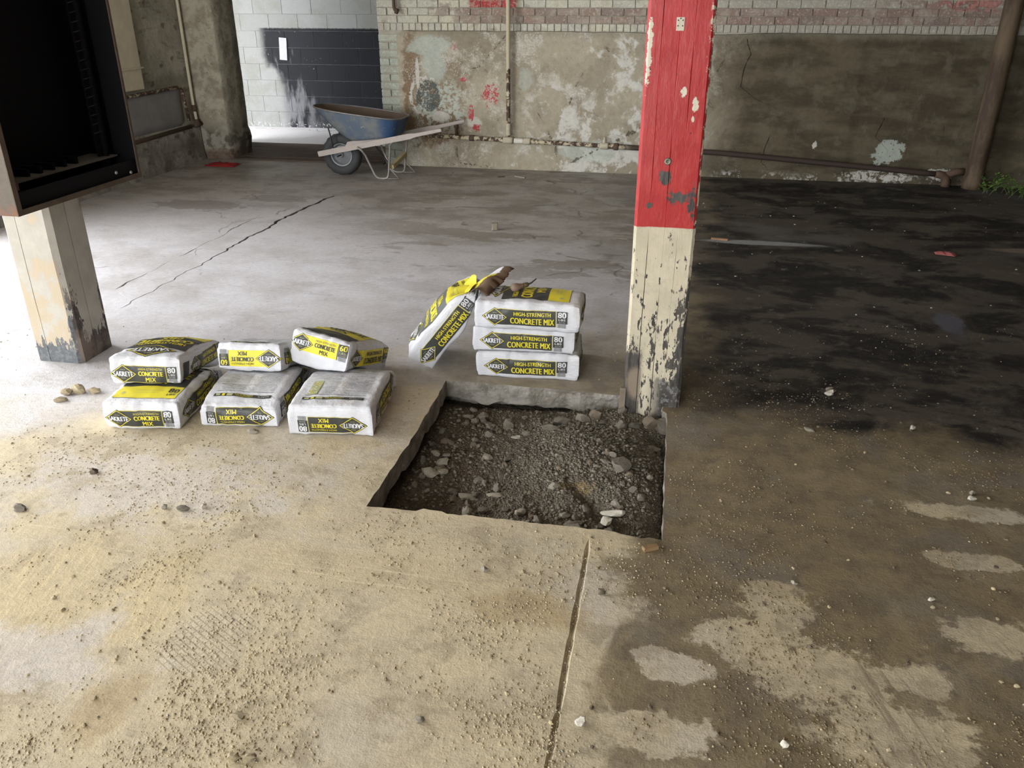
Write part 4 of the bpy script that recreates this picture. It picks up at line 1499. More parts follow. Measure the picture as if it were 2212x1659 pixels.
class Label:
    def __init__(self):
        self.bm = bmesh.new()

    def poly(self, pts, mat, layer):
        f = self.bm.faces.new([self.bm.verts.new((x, y, layer)) for x, y in pts])
        f.material_index = mat

    def rect(self, x0, x1, y0, y1, mat, layer):
        self.poly([(x0, y0), (x1, y0), (x1, y1), (x0, y1)], mat, layer)

    def ring(self, cx, cy, hw, hh, k, mat, layer):
        o = [(cx - hw, cy), (cx, cy - hh), (cx + hw, cy), (cx, cy + hh)]
        i = [(cx + (x - cx) * k, cy + (y - cy) * k) for x, y in o]
        for q in range(4):
            self.poly([o[q], o[(q + 1) % 4], i[(q + 1) % 4], i[q]], mat, layer)

    def text(self, s, cx, cy, w, h, mat, layer, bold=0.018):
        v, f = text_mesh(s, bold)
        e = h * bold * 2.4                                # heavier strokes: the letter set three times, slightly apart
        for k, dx in enumerate((-e, 0.0, e) if h > 0.009 else (0.0,)):
            vs_ = [self.bm.verts.new((cx + dx + p[0] * (w - 2 * e), cy + p[1] * h, layer + 0.15 * k)) for p in v]
            for q in f:
                try:
                    self.bm.faces.new([vs_[i] for i in q]).material_index = mat
                except ValueError:
                    pass

    def diamond(self, cx, cy, hw, hh, layer=1):
        self.poly([(cx - hw, cy), (cx, cy - hh), (cx + hw, cy), (cx, cy + hh)], BLK, layer)
        self.ring(cx, cy, hw * 0.93, hh * 0.93, 0.92, YEL, layer + 1)
        self.rect(cx - hw * 0.70, cx + hw * 0.70, cy - hh * 0.27, cy + hh * 0.27, BLK, layer + 1.5)
        self.text('SAKRETE', cx, cy, hw * 1.44, hh * 0.52, WHT, layer + 2.2, 0.02)
        self.text('SINCE', cx, cy + hh * 0.45, hw * 0.34, hh * 0.10, OLV, layer + 2.2)
        self.text('1936', cx, cy - hh * 0.45, hw * 0.30, hh * 0.10, OLV, layer + 2.2)

    def barcode(self, x0, x1, y0, y1, layer):
        r = random.Random(3)
        x = x0
        while x < x1 - 0.002:
            w = r.choice((0.0009, 0.0016, 0.0024))
            self.rect(x, x + w, y0, y1, GRY, layer)
            x += w + r.choice((0.0009, 0.0014))

    def done(self, step=0.0065):
        bm = self.bm
        xs = [v.co.x for v in bm.verts]
        ys = [v.co.y for v in bm.verts]
        for ax, lo, hi in ((0, min(xs), max(xs)), (1, min(ys), max(ys))):
            t = math.ceil(lo / step) * step
            while t < hi:
                no = Vector((1, 0, 0)) if ax == 0 else Vector((0, 1, 0))
                bmesh.ops.bisect_plane(bm, geom=bm.verts[:] + bm.edges[:] + bm.faces[:], dist=1e-6, plane_co=no * t, plane_no=no)
                t += step
        bm.verts.index_update()
        V = [tuple(v.co) for v in bm.verts]
        F = [tuple(v.index for v in f.verts) for f in bm.faces]
        I = [f.material_index for f in bm.faces]
        bm.free()
        return V, F, I


def weight_block(L, lbs, x0, x1, y0, y1):
    six = lbs == '60'
    w = x1 - x0
    yb = y0 + (y1 - y0) * 0.26
    L.rect(x0, x1, yb, y1, BLK, 1)
    L.text(lbs, (x0 + x1) / 2, y1 - (y1 - yb) * 0.28, w * 0.80, (y1 - yb) * 0.44, YEL if six else WHT, 2.2, 0.02)
    L.text('LBS', (x0 + x1) / 2, y1 - (y1 - yb) * 0.66, w * 0.66, (y1 - yb) * 0.17, OLV if six else WHT, 2.2)
    L.text('27.2 KG' if six else '36.3 KG', (x0 + x1) / 2, yb + (y1 - yb) * 0.12, w * 0.62, (y1 - yb) * 0.10, OLV if six else PGR, 2.2)
    L.barcode(x0 + w * 0.08, x1 - w * 0.08, y0, yb - 0.001, 1)


def side_label(lbs):
    L = Label()
    six = lbs == '60'
    pc, tc = (YEL, BLK) if six else (BLK, YEL)
    h = 0.037
    L.rect(-0.150, 0.128, -h, h, pc, 0)
    if not six:
        L.rect(-0.150, 0.128, h, h + 0.0018, YEL, 0)
    L.diamond(-0.150, 0.0, 0.060, 0.043)
    L.text('HIGH-STRENGTH', 0.022, 0.0185, 0.168, 0.0175, tc, 2.2)
    L.text('CONCRETE MIX', 0.022, -0.0145, 0.202, 0.0285, tc, 2.2)
    L.rect(0.1290, 0.1315, -h, h, YEL if not six else BLK, 1)
    weight_block(L, lbs, 0.134, 0.182, -h - 0.003, h)
    return L.done()


def end_label(lbs):
    L = Label()
    six = lbs == '60'
    pc, tc = (YEL, BLK) if six else (BLK, YEL)
    h = 0.031
    L.rect(-0.082, 0.078, -h, h, pc, 0)
    if not six:
        L.rect(-0.082, 0.078, h, h + 0.0015, YEL, 0)
        L.rect(-0.082, 0.078, -h - 0.0012, -h, YEL, 0)
    L.diamond(-0.082, 0.0, 0.053, 0.036)
    L.text('HIGH-STRENGTH', 0.023, 0.0205, 0.090, 0.0080, tc, 2.2)
    L.text('CONCRETE', 0.023, 0.0035, 0.092, 0.0165, tc, 2.2, 0.03)
    L.text('MIX', 0.023, -0.0185, 0.038, 0.0155, tc, 2.2)
    L.rect(0.0785, 0.0802, -h, h, YEL if not six else BLK, 1)
    weight_block(L, lbs, 0.082, 0.118, -h - 0.002, h)
    return L.done()


def front_label(lbs, lit_panel=False):
    L = Label()
    d = SLT if lit_panel else BLK  # leaning bag's black panel, lightened in colour because light falls on it
    YEL, BLK_ = (globals()['YEL'], BLK) if lbs != '60' else (BLK, globals()['YEL'])
    d = d if lbs != '60' else BLK_
    L.rect(-0.125, 0.125, -0.090, 0.120, d, 0)
    L.diamond(0.0, 0.150, 0.105, 0.060)
    L.text('HIGH-STRENGTH', 0.0, 0.062, 0.205, 0.024, YEL, 2.2, 0.02)
    L.text('CONCRETE', 0.0, 0.008, 0.225, 0.052, YEL, 2.2, 0.03)
    L.text('MIX', 0.0, -0.050, 0.090, 0.040, YEL, 2.2)
    L.rect(-0.125, 0.125, -0.185, -0.090, YEL, 0)
    L.rect(-0.125, 0.125, -0.1865, -0.185, BLK, 0)
    for k in range(2):
        L.rect(-0.055, 0.055 - 0.01 * k, -0.125 - 0.016 * k, -0.123 - 0.016 * k, OLV, 1)
    L.rect(-0.105, -0.085, -0.150, -0.145, OLV, 1)
    L.rect(-0.100, -0.090, -0.158, -0.137, OLV, 1)
    L.text(lbs, 0.098, -0.125, 0.040, 0.030, BLK, 2.2)
    L.text('LBS', 0.098, -0.158, 0.034, 0.014, BLK, 2.2)
    return L.done()


def back_label(seed, picture):
    r = random.Random(seed)
    L = Label()
    # narrow name strip near the top edge
    L.rect(-0.120, 0.120, 0.158, 0.176, BLK, 0)
    L.text('CONCRETE MIX', -0.005, 0.165, 0.075, 0.0075, YEL, 2.2)
    L.text('HIGH-STRENGTH', -0.005, 0.173, 0.060, 0.0035, YEL, 2.2)
    L.text('SAKRETE', -0.088, 0.167, 0.048, 0.006, PGR, 2.2)
    L.rect(0.042, 0.066, 0.160, 0.174, OLV, 1)
    L.rect(0.074, 0.086, 0.160, 0.174, YEL, 1)
    L.rect(0.094, 0.112, 0.162, 0.172, OLV, 1)
    L.rect(-0.122, 0.118, 0.137, 0.1395, SLT, 0)
    for c in range(2):
        x0 = -0.122 + c * 0.130
        y = 0.128
        while y > -0.185:
            if r.random() < 0.12:
                y -= 0.007
                continue
            if picture and c == 1 and y > 0.0 or (not picture and c == 0 and -0.10 < y < -0.05):
                wd = r.uniform(0.05, 0.07)
            else:
                wd = 0.112
            x, xe = x0, x0 + wd * r.uniform(0.8, 1.0)
            while x < xe:
                w = r.uniform(0.004, 0.022)
                L.rect(x, min(x + w, xe), y - 0.0022, y, GRY if r.random() < 0.3 else PGR, 0)
                x += w + 0.003
            y -= 0.0062
    if picture:
        L.rect(0.072, 0.110, 0.02, 0.135, OLV, 1)
        for k in range(16):
            x, y = r.uniform(0.074, 0.102), r.uniform(0.024, 0.124)
            L.rect(x, x + 0.007, y, y + 0.006, r.choice((WHT, YEL, WHT)), 2)
    else:
        L.rect(0.02, 0.055, -0.13, -0.085, OLV, 1)
        L.rect(-0.12, -0.04, -0.055, -0.047, OLV, 1)
        L.rect(-0.122, 0.120, 0.085, 0.087, GRY, 1)
    return L.done()


def block_label():
    L = Label()
    L.rect(-0.026, 0.026, -0.034, 0.034, BLK, 0)
    return L.done()


LBL = {}


def label_of(kind):
    if kind not in LBL:
        t, a = kind
        LBL[kind] = {'side': side_label, 'end': end_label, 'front': front_label,
                     'front_lit': lambda q: front_label(q, True), 'back': lambda q: back_label(q, q == 2), 'block': lambda q: block_label()}[t](a)
    return LBL[kind]


X_, Y_, Z_ = Vector((1, 0, 0)), Vector((0, 1, 0)), Vector((0, 0, 1))
FACE = {'-y': (X_, Z_, -Y_), '+y': (-X_, Z_, Y_), '+x': (Y_, Z_, X_), '-x': (-Y_, Z_, -X_), '+z': (Y_, -X_, Z_), '-z': (-Y_, -X_, -Z_)}


def bag_mesh(L, W, T, seed, bulge=0.010, r=0.015, shape=None, n=(44, 30, 12)):
    hx, hy, hz = L / 2, W / 2, T / 2

    def cl(t):
        return t * (1.5 - 0.5 * t * t)
    U, V, Wd = [[cl(-1 + 2 * i / k) for i in range(k + 1)] for k in n]
    bm = bmesh.new()

    def patch(A, B, fn, flip):
        g = [[bm.verts.new(fn(a, b_)) for b_ in B] for a in A]
        for i in range(len(A) - 1):
            for k in range(len(B) - 1):
                q = (g[i][k], g[i + 1][k], g[i + 1][k + 1], g[i][k + 1])
                bm.faces.new(q[::-1] if flip else q)
    for s in (-1, 1):
        patch(U, V, lambda a, b_: (a, b_, s), s < 0)
        patch(U, Wd, lambda a, b_: (a, s, b_), s > 0)
        patch(V, Wd, lambda a, b_: (s, a, b_), s < 0)
    bmesh.ops.remove_doubles(bm, verts=bm.verts, dist=1e-5)
    rr = (r * 0.55, r * 0.75, r)
    rnd = random.Random(seed)
    ph = [rnd.uniform(0, 6) for _ in range(6)]
    for v in bm.verts:
        u, w, t = v.co
        p = Vector((u * hx, w * hy, t * hz))
        q = Vector((max(-hx + rr[2], min(hx - rr[2], p.x)), max(-hy + rr[2], min(hy - rr[2], p.y)), max(-hz + rr[2], min(hz - rr[2], p.z))))
        d = p - q
        if d.length > 1e-9:
            p = q + d.normalized() * min(rr[2], d.length)
        # filled belly, slack ends
        p.z += (1 if t > 0 else -0.35) * abs(t) * bulge * (1 - u * u) * (1 - w * w)
        p.y += w * 0.007 * (1 - u * u) * (1 - t * t)
        p.x += u * 0.010 * (1 - w * w) * (1 - t * t)
        nn = Vector((u ** 7, w ** 7, t ** 7))
        if nn.length < 1e-6:
            nn = Vector((u, w, t))
        nn.normalize()
        s = seed * 3.1
        k = 0.007 * mnoise.noise(Vector((p.x * 7 + s, p.y * 7, p.z * 9)))
        k += 0.0035 * mnoise.noise(Vector((p.x * 26, p.y * 26 + s, p.z * 12)))
        # folds gathering towards the ends and the upper arrises
        ee = abs(u) ** 5
        k += 0.0055 * ee * (1 - t * t * 0.5) * mnoise.noise(Vector((p.x * 9, p.y * 48 + s, p.z * 9)))
        ea = abs(w) ** 5 * max(0, t + 0.2)
        k += 0.0055 * ea * mnoise.noise(Vector((p.x * 42 + s, p.y * 8, p.z * 8)))
        if t > 0.3:
            k -= 0.004 * max(0, math.sin(w * 9 + ph[0])) ** 6 * abs(u) ** 8
            k -= 0.004 * max(0, math.sin(u * 11 + ph[1])) ** 8 * abs(w) ** 8
        p += nn * k
        p += Vector((u, w, 0)) * 0.007 * (u * w) ** 10 * (1 if t > -0.5 else 0.3)      # stiff corners
        if shape:
            p = shape(p, u, w, t)
        v.co = p
    bmesh.ops.recalc_face_normals(bm, faces=bm.faces)
    return bm


def axes(xd, zd):
    x = Vector(xd).normalized()
    z = Vector(zd)
    z = (z - x * z.dot(x)).normalized()
    y = z.cross(x)
    return Matrix((x, y, z)).transposed().to_4x4()


BAG_BVH = []


def make_bag(center, xd, zd, size, labels, label, seed, group='bags of concrete mix', bulge=0.010, shape=None, r=0.015, press=Z_):
    """labels: (face, (kind, arg), s offset, t offset, scale)"""
    root = empty('concrete_bag', center, label, 'bag', group)
    root.matrix_world = Matrix.Translation(center) @ axes(xd, zd)
    bm = bag_mesh(*size, seed, bulge, r, shape)
    # the sack yields where it lies against the bags already there
    M = Matrix.Translation(center) @ axes(xd, zd)
    MI = M.inverted()
    for v in bm.verts:
        w = M @ v.co
        moved = False
        for other in BAG_BVH:
            s1 = press.orthogonal().normalized()
            s2 = press.cross(s1)
            for (da, db) in ((0, 0), (0.018, 0), (-0.018, 0), (0, 0.018), (0, -0.018)):
                hit, nrm, idx, dist = other.ray_cast(w + press * 0.6 + s1 * da + s2 * db, -press)
                if hit is not None:
                    gap = (w - hit).dot(press)
                    if -0.16 < gap < 0.0065:
                        w = w + press * (0.0065 - gap)
                        moved = True
        if moved:
            v.co = MI @ w
    tri = bm.copy()
    bmesh.ops.triangulate(tri, faces=tri.faces)
    bvh = BVHTree.FromBMesh(tri)
    for v in tri.verts:
        v.co = M @ v.co
    BAG_BVH.append(BVHTree.FromBMesh(tri))
    tri.free()
    mobj('sack', bm, M_bag, root, smooth=True)
    hs = (size[0] / 2, size[1] / 2, size[2] / 2)
    for (face, kind, ds, dt, sc) in labels:
        R, U, N = FACE[face]
        V, F, I = label_of(kind)
        out = []
        for (s, t, l) in V:
            o = R * (s * sc + ds) + U * (t * sc + dt) + N * 0.4
            hit, nrm, idx, dist = bvh.ray_cast(o, -N)
            if hit is None:
                hit, nrm, idx, dist = bvh.find_nearest(R * (s * sc + ds) + U * (t * sc + dt) + N * abs(Vector(hs).dot(N)))
            if nrm.dot(N) < 0:
                nrm = -nrm
            out.append(hit + nrm * (0.0018 + 0.00055 * l))
        me = bpy.data.meshes.new('printed_label')
        me.from_pydata([tuple(p) for p in out], [], F)
        for m in INK:
            me.materials.append(m)
        me.polygons.foreach_set('material_index', I)
        me.polygons.foreach_set('use_smooth', [True] * len(F))
        me.update()
        # keep faces pointing outwards
        Nn = sum((p.normal * p.area for p in me.polygons), Vector())
        if Nn.dot(N) < 0:
            me.flip_normals()
        o = bpy.data.objects.new('printed_label', me)
        link(o, root)
    return root


def dirv(deg, up=0.0):
    a = math.radians(deg)
    return Vector((math.cos(a), math.sin(a), up))


UP, DN = (0, 0, 1), (0, 0, -1)
S80, E80, F80 = ('side', '80'), ('end', '80'), ('front', '80')
S60, E60, F60 = ('side', '60'), ('end', '60'), ('front', '60')

# stack beside the pit: three 80 lb bags lying square on each other


def droop(axis, amount, zs=1, start=-0.3, top_only=False):
    """the far side of a bag sags: axis +1/-1 = along its length, +2 = towards +y"""
    def f(p, u, w, t):
        q = {1: u, -1: -u, 2: w}[axis]
        k = max(0.0, (q - start) / (1 - start)) ** 2 * amount
        p.z -= zs * k * ((t * zs + 1) / 2 if top_only else 1)
        return p
    return f


def both(*fs):
    def f(p, u, w, t):
        for q in fs:
            p = q(p, u, w, t)
        return p
    return f


STK = [(-0.604, 3.575, 0.0625, 4.0, 0.468), (-0.621, 3.580, 0.186, 3.0, 0.462), (-0.600, 3.555, 0.310, 2.0, 0.470)]
txt = ['80 lb concrete mix bag, bottom of the stack of three beside the pit',
       '80 lb concrete mix bag, middle of the stack of three beside the pit',
       '80 lb concrete mix bag on top of the stack of three beside the pit']
for i, (x, y, z, a, L) in enumerate(STK):
    lab = [('-y', S80, 0.005, -0.004 if i < 2 else -0.002, 0.98), ('+x', E80, 0.0, 0.0, 1.0), ('+z', F80, 0.0, 0.0, 1.0)]
    make_bag((x, y, z), dirv(a), UP, (L, 0.325, 0.128), lab, txt[i], 40 + i, bulge=0.004 if i < 2 else 0.014, shape=droop(2, 0.012 if i < 2 else 0.050, 1, -0.2, True))

# six bags near the cream post: three below, three above
def place_end(front_mid, heading, L, pitch=0.0):
    """centre of a bag whose camera-side end is centred at front_mid; heading = direction of its length away from there"""
    h = dirv(heading, pitch).normalized()
    return Vector((front_mid[0] + h.x * L / 2, front_mid[1] + h.y * L / 2, front_mid[2] + h.z * L / 2))


h = 98.0
make_bag(place_end((-2.040, 2.626, 0.060), h, 0.47), -dirv(h), UP, (0.47, 0.308, 0.120),
         [('+x', E80, 0.0, -0.006, 1.12), ('+y', S80, 0, 0, 1.0), ('+z', F80, 0, 0, 1.05)],
         'white 80 lb concrete mix bag with a yellow top, under the leftmost upper bag', 51, shape=droop(-1, 0.050, 1, -0.1, True))
h = 97.0
make_bag(place_end((-1.668, 2.724, 0.060), h, 0.47), dirv(h), DN, (0.47, 0.312, 0.120),
         [('-x', E80, 0.0, 0.010, 1.12), ('+y', S80, 0, 0, 1.0), ('-z', ('back', 1), 0, 0, 1.0)],
         'upside-down 80 lb concrete mix bag, grey print up, middle of the lower row', 52, shape=both(droop(-1, 0.030, -1, 0.1, True), droop(1, 0.055, -1, 0.0, True)))
h = 97.5
make_bag(place_end((-1.268, 2.722, 0.066), h, 0.48), dirv(h), DN, (0.48, 0.335, 0.132),
         [('-x', E80, 0.0, 0.014, 1.12), ('+y', S80, 0, 0, 1.0), ('-z', ('back', 2), 0, 0, 1.05)],
         'upside-down 80 lb concrete mix bag with small picture, right of the lower row', 53, shape=droop(1, 0.055, -1, 0.1, True))
h = 100.0
make_bag(place_end((-2.100, 2.785, 0.186), h, 0.46, -0.16), dirv(h, -0.16), (0.02, 0.0, 1), (0.46, 0.292, 0.118),
         [('-x', E80, 0.0, -0.012, 1.12), ('-y', S80, 0.055, -0.006, 0.9), ('-y', ('block', 0), -0.175, -0.004, 1.0), ('+z', F80, 0, 0, 1.05)],
         'white 80 lb concrete mix bag on top at the left, dark printed upper face', 54, bulge=0.022, shape=droop(1, 0.03))
h = 93.0
make_bag(place_end((-1.742, 3.000, 0.190), h, 0.40, -0.30), dirv(h, -0.30), (0.03, 0, -1), (0.40, 0.280, 0.118),
         [('-x', E60, 0.0, 0.006, 1.12), ('-z', ('back', 1), 0, 0, 0.9), ('+y', S60, 0, 0, 0.9)],
         'upside-down 60 lb concrete mix bag with yellow label, middle of the upper row', 55, shape=droop(1, 0.03, -1, -0.2))
h = 84.0
make_bag(place_end((-1.448, 3.075, 0.205), h, 0.40, -0.34), -dirv(h, -0.34), (0.13, 0, 1), (0.40, 0.272, 0.150),
         [('+x', E60, 0.000, 0.022, 1.12), ('+y', S60, 0.02, 0.0, 0.95), ('+z', F60, 0, 0, 0.95)],
         'tilted 60 lb concrete mix bag with yellow label, right of the upper row', 56, bulge=0.010, shape=droop(-1, 0.03, 1, -0.2))

# torn-open bag leaning on the stack
al, ps = math.radians(39), math.radians(14)
xd = Vector((math.sin(al) * math.cos(ps), math.sin(al) * math.sin(ps), math.cos(al)))
zd = Vector((-math.cos(al) * math.cos(ps), -math.cos(al) * math.sin(ps), math.sin(al)))
yd = zd.cross(xd)
LL, LW, LT = 0.415, 0.29, 0.135
ctr = Vector((-1.046, 3.405, 0.010)) + zd * LT / 2 + yd * LW / 2 + xd * LL / 2


def slump(p, u, w, t):
    k = 1.0 - 0.22 * max(0, u) ** 2          # slack at the opened top, full below
    p.z *= k
    if u < -0.55 and t > 0:                                       # base settles onto the floor
        p.x -= 0.012 * t * ((-u - 0.55) / 0.45)
    if t > 0:
        p.z -= 0.060 * t * max(0.0, (u - 0.45) / 0.55) ** 1.5     # emptied top caves in
    if t < 0:
        p.z += 0.028 * -t * max(0.0, (u - 0.15) / 0.85)              # dented where it rests on the stack
    if u > 0.6:
        p.x += 0.012 * math.sin(w * 7 + 1) * t
    p.z += 0.006 * math.sin(u * 5 + w * 2)
    return p


lean = make_bag(ctr, xd, zd, (LL, LW, LT),
                [('-y', S80, -0.005, -0.006, 1.0), ('+z', ('front_lit', '80'), 0, 0.0, 1.0), ('-z', ('back', 1), 0, 0, 1.0)],
                'torn-open concrete mix bag leaning against the stack of three', 61, shape=slump, press=-X_)


def sheet(name, fn, nu, nv, mats, matfn, parent, thick=0.0012):
    bm = bmesh.new()
    g = [[bm.verts.new(fn(i / nu, k / nv)) for k in range(nv + 1)] for i in range(nu + 1)]
    for i in range(nu):
        for k in range(nv):
            f = bm.faces.new((g[i][k], g[i + 1][k], g[i + 1][k + 1], g[i][k + 1]))
            f.material_index = matfn((i + 0.5) / nu, (k + 0.5) / nv)
    bmesh.ops.recalc_face_normals(bm, faces=bm.faces)
    o = mobj(name, bm, mats, parent, smooth=True)
    md = o.modifiers.new('thickness', 'SOLIDIFY')
    md.thickness = thick
    md.offset = 0
    return o


M_kraft = simple('brown_kraft_paper', (0.13, 0.085, 0.05), 0.9, 20, 0.6, 1.3, 0.2)


def top_fold(s, t):      # crumpled upper edge of the printed front, standing open
    x = LL / 2 - 0.045 + 0.085 * s - 0.018 * s * abs(math.sin(t * 5))
    y = -0.105 + 0.20 * t + 0.004 * math.sin(s * 9)
    z = LT * 0.5 - 0.048 - 0.010 * s + 0.010 * math.sin(t * 6 + s * 3) * s
    return (x, y * (1 - 0.15 * s), z + 0.004)


sheet('folded_flap', top_fold, 12, 16, [INK[YEL], M_bag], lambda s, t: 0, lean)
LINV = lean.matrix_world.inverted()
FA, FB, FC = Vector((-0.865, 3.43, 0.385)), Vector((-0.850, 3.56, 0.400)), Vector((-0.700, 3.54, 0.455))


def torn(s, t):          # the other wall of the mouth, torn loose and curling out above the stack
    base = FA.lerp(FB, t)
    jag = 1 - 0.07 * t * (0.5 + 0.5 * math.sin(t * 31)) - 0.50 * (1 - t) ** 1.2 - 0.035 * math.sin(t * 83) * s
    d = (FC - FA.lerp(FB, 0.5)) * jag
    p = base + d * s
    p.z += 0.030 * math.sin(s * PI * 0.9) - 0.045 * (1 - t) * s - 0.05 * max(0, s - 0.75) ** 2 * 4 + 0.006 * math.sin(t * 9 + s * 6)
    return tuple(LINV @ p)


sheet('torn_flap', torn, 22, 30, [M_kraft, INK[YEL], M_bag],
      lambda s, t: 2 if (t > 0.80 and s < 0.75) else (1 if (t > 0.42 + 0.3 * s and s < 0.62) else 0), lean, 0.0016)

# small wooden-handled tool left on top of the stack
tool = empty('hand_tool', (-0.655, 3.53, 0.384), 'small tool with a rounded wooden handle lying on top of the stack of bags', 'tool', rot=(0, 0, math.radians(48)))
bm = bmesh.new()
lathe(bm, [(0.004, -0.040), (0.014, -0.037), (0.019, -0.026), (0.019, -0.012), (0.014, 0.004), (0.011, 0.018), (0.010, 0.026)], 16, Matrix.Rotation(PI / 2, 4, 'Y'))
o = mobj('wooden_handle', bm, simple('worn_pinkish_wood', (0.235, 0.16, 0.12), 0.7, 20, 0.7, 1.2, 0.1), tool, smooth=True)
o.location = (0, 0, 0.020)
bm = bmesh.new()
lathe(bm, [(0.0105, 0.026), (0.0115, 0.028), (0.011, 0.05), (0.006, 0.058)], 12, Matrix.Rotation(PI / 2, 4, 'Y'))
o = mobj('ferrule', bm, simple('dull_ferrule', (0.17, 0.14, 0.09), 0.5, 40, 0.6, 1.3, 0, 0.5), tool, smooth=True)
o.location = (0, 0, 0.020)
bm = bmesh.new()
tube(bm, [(0.055, 0, 0.020), (0.075, 0, 0.024), (0.105, 0.004, 0.036)], 0.004, 8, radii=[0.0045, 0.004, 0.0025])
mobj('steel_shank', bm, M_steel_dk, tool, smooth=True)
# ------------------------------------------------------------------ wheelbarrow
b = NB('chalky_blue_enamel', 0.5, 0.4)
_p = b.pos()
_x, _y, _z = b.xyz(_p)
_n = b.noise(_p, 7, 5, 0.65)
_n2 = b.noise(_p, 28, 4, 0.7)
_c = b.mix(b.ramp(_n, 0.40, 0.62), (0.075, 0.098, 0.132), (0.135, 0.143, 0.140))
_c = b.mix(b.ramp(_x, -2.80, -2.68), _c, (0.026, 0.060, 0.130))
_c = b.mix(b.mul(b.ramp(b.noise(_p, 11, 5, 0.7), 0.60, 0.66), b.blob(_x, _z, -3.05, 0.50, 0.14, 0.05, _n, 0.6, 0.3)), _c, (0.55, 0.47, 0.27))
_c = b.mix(b.mul(b.ramp(_n2, 0.60, 0.68), 0.6), _c, (0.22, 0.17, 0.12))
b.base(_c)
M_blue = b.m
M_tray_in = simple('rusty_tray_inside', (0.105, 0.072, 0.050), 0.8, 14, 0.5, 1.5, 0.2)
M_rail = simple('bleached_ash_wood', (0.35, 0.305, 0.275), 0.8, 16, 0.8, 1.1, 0.2)
M_tyre = simple('black_rubber', (0.030, 0.030, 0.031), 0.75, 30, 0.8, 1.4, 0.1)
M_rim = simple('grey_wheel_rim', (0.17, 0.175, 0.18), 0.5, 14, 0.7, 1.2, 0.0, 0.2)
M_leg = simple('worn_grey_tube', (0.25, 0.225, 0.20), 0.55, 25, 0.6, 1.3, 0, 0.3)
M_blacksteel = simple('black_brace_steel', (0.025, 0.025, 0.028), 0.5, 30, 0.7, 1.3)
BX, BY = -3.22, 7.83
bar = empty('wheelbarrow', (BX, BY, 0), 'old blue wheelbarrow with bleached wooden handles, parked by the doorway', 'wheelbarrow')


def bpart(name, bm, mat, smooth=False, parent=bar):
    bmesh.ops.translate(bm, verts=bm.verts, vec=(-BX, -BY, 0))
    return mobj(name, bm, mat, parent, smooth=smooth)


def tray_ring(t, n=56, inset=0.0):
    pts = []
    xf = -3.09 + (-3.455 + 3.09) * t ** 0.78          # front (over the wheel) flares out
    xr = -2.615 + 0.055 * t
    hw = 0.185 + 0.065 * t ** 0.8
    zf = 0.345 + (0.655 - 0.345) * t
    zr = 0.405 + (0.560 - 0.405) * t
    cx, hx = (xf + xr) / 2, (xr - xf) / 2 - inset
    for k in range(n):
        a = 2 * PI * k / n
        c, s = math.cos(a), math.sin(a)
        e = 2 / (3.0 if c < 0 else 4.5)
        x = cx + hx * math.copysign(abs(c) ** e, c)
        y = 7.835 + (hw - inset) * math.copysign(abs(s) ** e, s) * (1 - 0.16 * max(0, -c) * t)
        f = (x - xf) / max(1e-6, xr - xf)
        pts.append(Vector((x, y, zf + (zr - zf) * f + (inset * 0.6 if t == 0 else 0))))
    return pts


def loft(inset, flip):
    bm = bmesh.new()
    rings = [[bm.verts.new(p) for p in tray_ring(i / 14, inset=inset)] for i in range(15)]
    n = len(rings[0])
    for a, c in zip(rings, rings[1:]):
        for k in range(n):
            q = (a[k], a[(k + 1) % n], c[(k + 1) % n], c[k])
            bm.faces.new(q[::-1] if flip else q)
    bm.faces.new(rings[0] if flip else rings[0][::-1])
    return bm


bpart('tray', loft(0.0, False), M_blue, True)
bpart('tray_lining', loft(0.004, True), M_tray_in, True)
bm = bmesh.new()
rim = tray_ring(1.0)
tube(bm, rim + [rim[0]], 0.008, 8, cap=False)
bpart('rolled_rim', bm, simple('worn_blue_rim', (0.16, 0.15, 0.145), 0.35, 12, 0.4, 1.5, 0, 0.3), True)

# wheel
wheel = bpy.data.objects.new('wheel', None)
wheel.empty_display_size = 0.05
wheel.location = (0, 0, 0.198)
link(wheel, bar)
bm = bmesh.new()
R0, rt = 0.146, 0.052
n1, n2 = 48, 14
g = []
for i in range(n1):
    a = 2 * PI * i / n1
    ring = []
    for k in range(n2):
        c = 2 * PI * k / n2
        rr = R0 + rt * math.cos(c)
        lug = 0.006 if (math.cos(c) > 0.2 and (i + (k if k < 7 else 14 - k)) % 3 == 0) else 0
        rr += lug
        ring.append(bm.verts.new((rr * math.cos(a), rt * 0.98 * math.sin(c), rr * math.sin(a))))
    g.append(ring)
for i in range(n1):
    for k in range(n2):
        bm.faces.new((g[i][k], g[i][(k + 1) % n2], g[(i + 1) % n1][(k + 1) % n2], g[(i + 1) % n1][k]))
mobj('tyre', bm, M_tyre, wheel, smooth=True)
bm = bmesh.new()
lathe(bm, [(0.02, -0.045), (0.03, -0.03), (0.085, -0.012), (0.100, -0.034), (0.112, -0.036), (0.114, 0.036), (0.100, 0.034), (0.085, 0.012), (0.03, 0.03), (0.02, 0.045)], 32, Matrix.Rotation(PI / 2, 4, 'X'))
shade_auto(mobj('wheel_rim', bm, M_rim, wheel), 30)
bm = bmesh.new()
tube(bm, [(0, -0.13, 0), (0, 0.13, 0)], 0.008, 10)
mobj('axle', bm, M_blacksteel, wheel, smooth=True)


